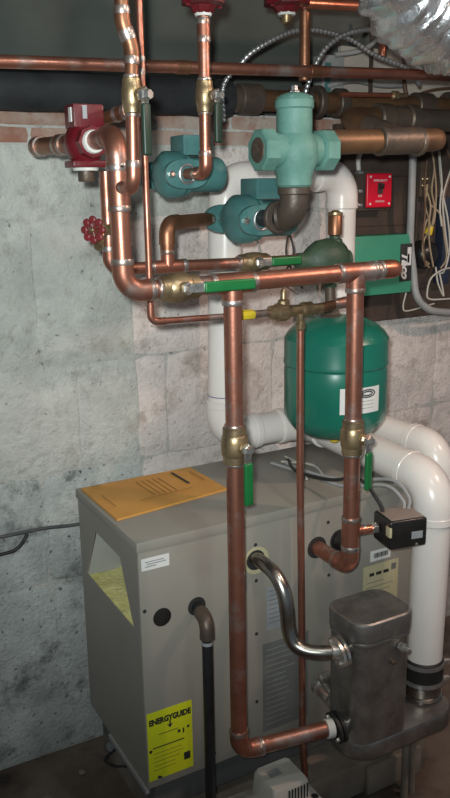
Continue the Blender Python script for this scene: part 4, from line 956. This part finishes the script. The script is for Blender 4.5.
for k, (l, P) in enumerate((('thin white lead crossing the boiler top under the tank', [(1.10, 1.50, 0.7835), (1.12, 1.58, 0.790), (1.08, 1.66, 0.7835)]), ('thin pale lead coiled on the boiler top under the tank', [(1.06, 1.52, 0.7835), (1.10, 1.60, 0.787), (1.11, 1.69, 0.7835)]))):
    tag(MB().tube(catmull(P, 8), 0.0028, 8).build('thin_lead', 'cable_white'), l, 'wire')
# overhead joist area bits at right
tag(MB().tube(catmull([(1.42, 1.96, 1.72), (1.50, 1.95, 1.738), (1.60, 1.95, 1.730), (1.70, 1.96, 1.735)], 8), 0.008, 10).build('bx_tail', 'cable_grey'), 'grey cable running level under the overhead copper line at right', 'cable')
tag(MB().tube(catmull([(1.64, 1.93, 1.90), (1.665, 1.93, 1.80), (1.68, 1.94, 1.73), (1.70, 1.94, 1.68)], 8), 0.006, 10).build('dark_cable', 'cable_brown'), 'dark brown cable dropping behind the overhead copper line', 'cable')
tag(MB().tube(catmull([(1.44, 1.95, 1.80), (1.52, 1.94, 1.815), (1.58, 1.94, 1.85), (1.62, 1.95, 1.90)], 8), 0.007, 10).build('dark_cable', 'cable_grey'), 'grey cable climbing toward the foil duct', 'cable')
tag(MB().tube(catmull([(1.60, 1.96, 1.70), (1.70, 1.95, 1.70), (1.80, 1.95, 1.725), (1.95, 1.96, 1.74)], 8), 0.004, 10).build('dark_cable', 'cable_brown'), 'thin dark cable crossing the pale board at right', 'cable')
pc = thing('pipe_clamp', 'steel strap hanger holding a bright copper stub near the duct', 'hanger', (1.57, 1.90, 1.72))
MB().bb(1.548, 1.560, 1.935, 1.939, 1.70, 1.90).build('strap', 'iron', pc, 0)
MB().cyl((1.575, 1.915, 1.80), (1.575, 1.915, 1.85), 0.012, 12).build('stub', 'copper_bright', pc)
db = thing('joist_box', 'blue-grey metal box mounted behind the armored cables', 'box', (1.42, 1.95, 1.66))
MB().bb(1.40, 1.475, 1.955, 1.998, 1.645, 1.80, 0.003).build('body', 'cable_grey', db)
MB().bb(1.41, 1.43, 1.9535, 1.9555, 1.66, 1.78).build('cover', 'pump_green', db, 0)
t = thing('small_copper_branch', 'thin reddish copper tube below the overhead line with brass end', 'pipe', (1.42, 1.70, 1.66))
MB().cyl((1.30, 1.735, 1.672), (1.46, 1.735, 1.676), 0.006, 12).build('tube', 'copper_bright', t)
MB().lathe((1.46, 1.735, 1.676), (1, 0, 0.02), [(0, 0.007), (0.004, 0.011), (0.02, 0.011), (0.024, 0.007), (0.05, 0.006)], 8).build('fitting', 'brass', t, 30)
MB().lathe((1.385, 1.715, 1.640), (1, 0, -0.1), [(0, 0.004), (0.01, 0.010), (0.05, 0.010), (0.09, 0.003)], 10).build('drip_tail', 'chrome', t)

# ---------------------------------------------------------------- cables on the wall at left
tag(MB().tube(catmull([(-0.6, 1.875, 0.665), (-0.1, 1.872, 0.655), (0.25, 1.874, 0.655), (0.42, 1.872, 0.650), (0.52, 1.874, 0.648), (0.62, 1.872, 0.640), (0.80, 1.874, 0.64)], 8), 0.0045, 10).build('wall_cable', 'cable_dark'), 'dark grey cable running level along the wall into the back of the boiler', 'cable')
tag(MB().tube(catmull([(0.48, 1.870, 0.645), (0.47, 1.866, 0.632), (0.452, 1.866, 0.615), (0.41, 1.866, 0.608), (0.2, 1.868, 0.61), (-0.5, 1.87, 0.60)], 8), 0.0042, 10).build('wall_cable', 'cable_black'), 'black cable dipping below the level cable on the left wall', 'cable')

# ---------------------------------------------------------------- rubble on the floor
for k, (x, y, r, lab) in enumerate(((0.44, 1.72, 0.016, 'larger pale pebble on the floor near the left wall'), (0.50, 1.60, 0.014, 'pale stone chip on the dark floor beside the boiler'), (0.36, 1.62, 0.012, 'small grey stone on the floor at lower left'), (0.55, 1.78, 0.010, 'little stone close to the wall behind the boiler corner'))):
    bm = bmesh.new(); bmesh.ops.create_icosphere(bm, subdivisions=2, radius=r)
    for v in bm.verts: v.co *= 1 + 0.35*noise.noise(v.co*70 + Vector((k*9, 0, 0))); v.co.z *= 0.45
    bm.verts.index_update()
    mb = MB().add([v.co + Vector((x, y, r*0.33)) for v in bm.verts], [[v.index for v in f.verts] for f in bm.faces]); bm.free()
    tag(mb.build('stone', 'pad_concrete', None, 60), lab, 'stone', 'stones on the floor')
tag(MB().bb(1.13, 1.30, 1.345, 1.358, 0.0, 0.075, 0.004).build('concrete_scrap', 'pad_concrete'), 'pale concrete slab piece leaning on the pad below the pan', 'concrete piece')
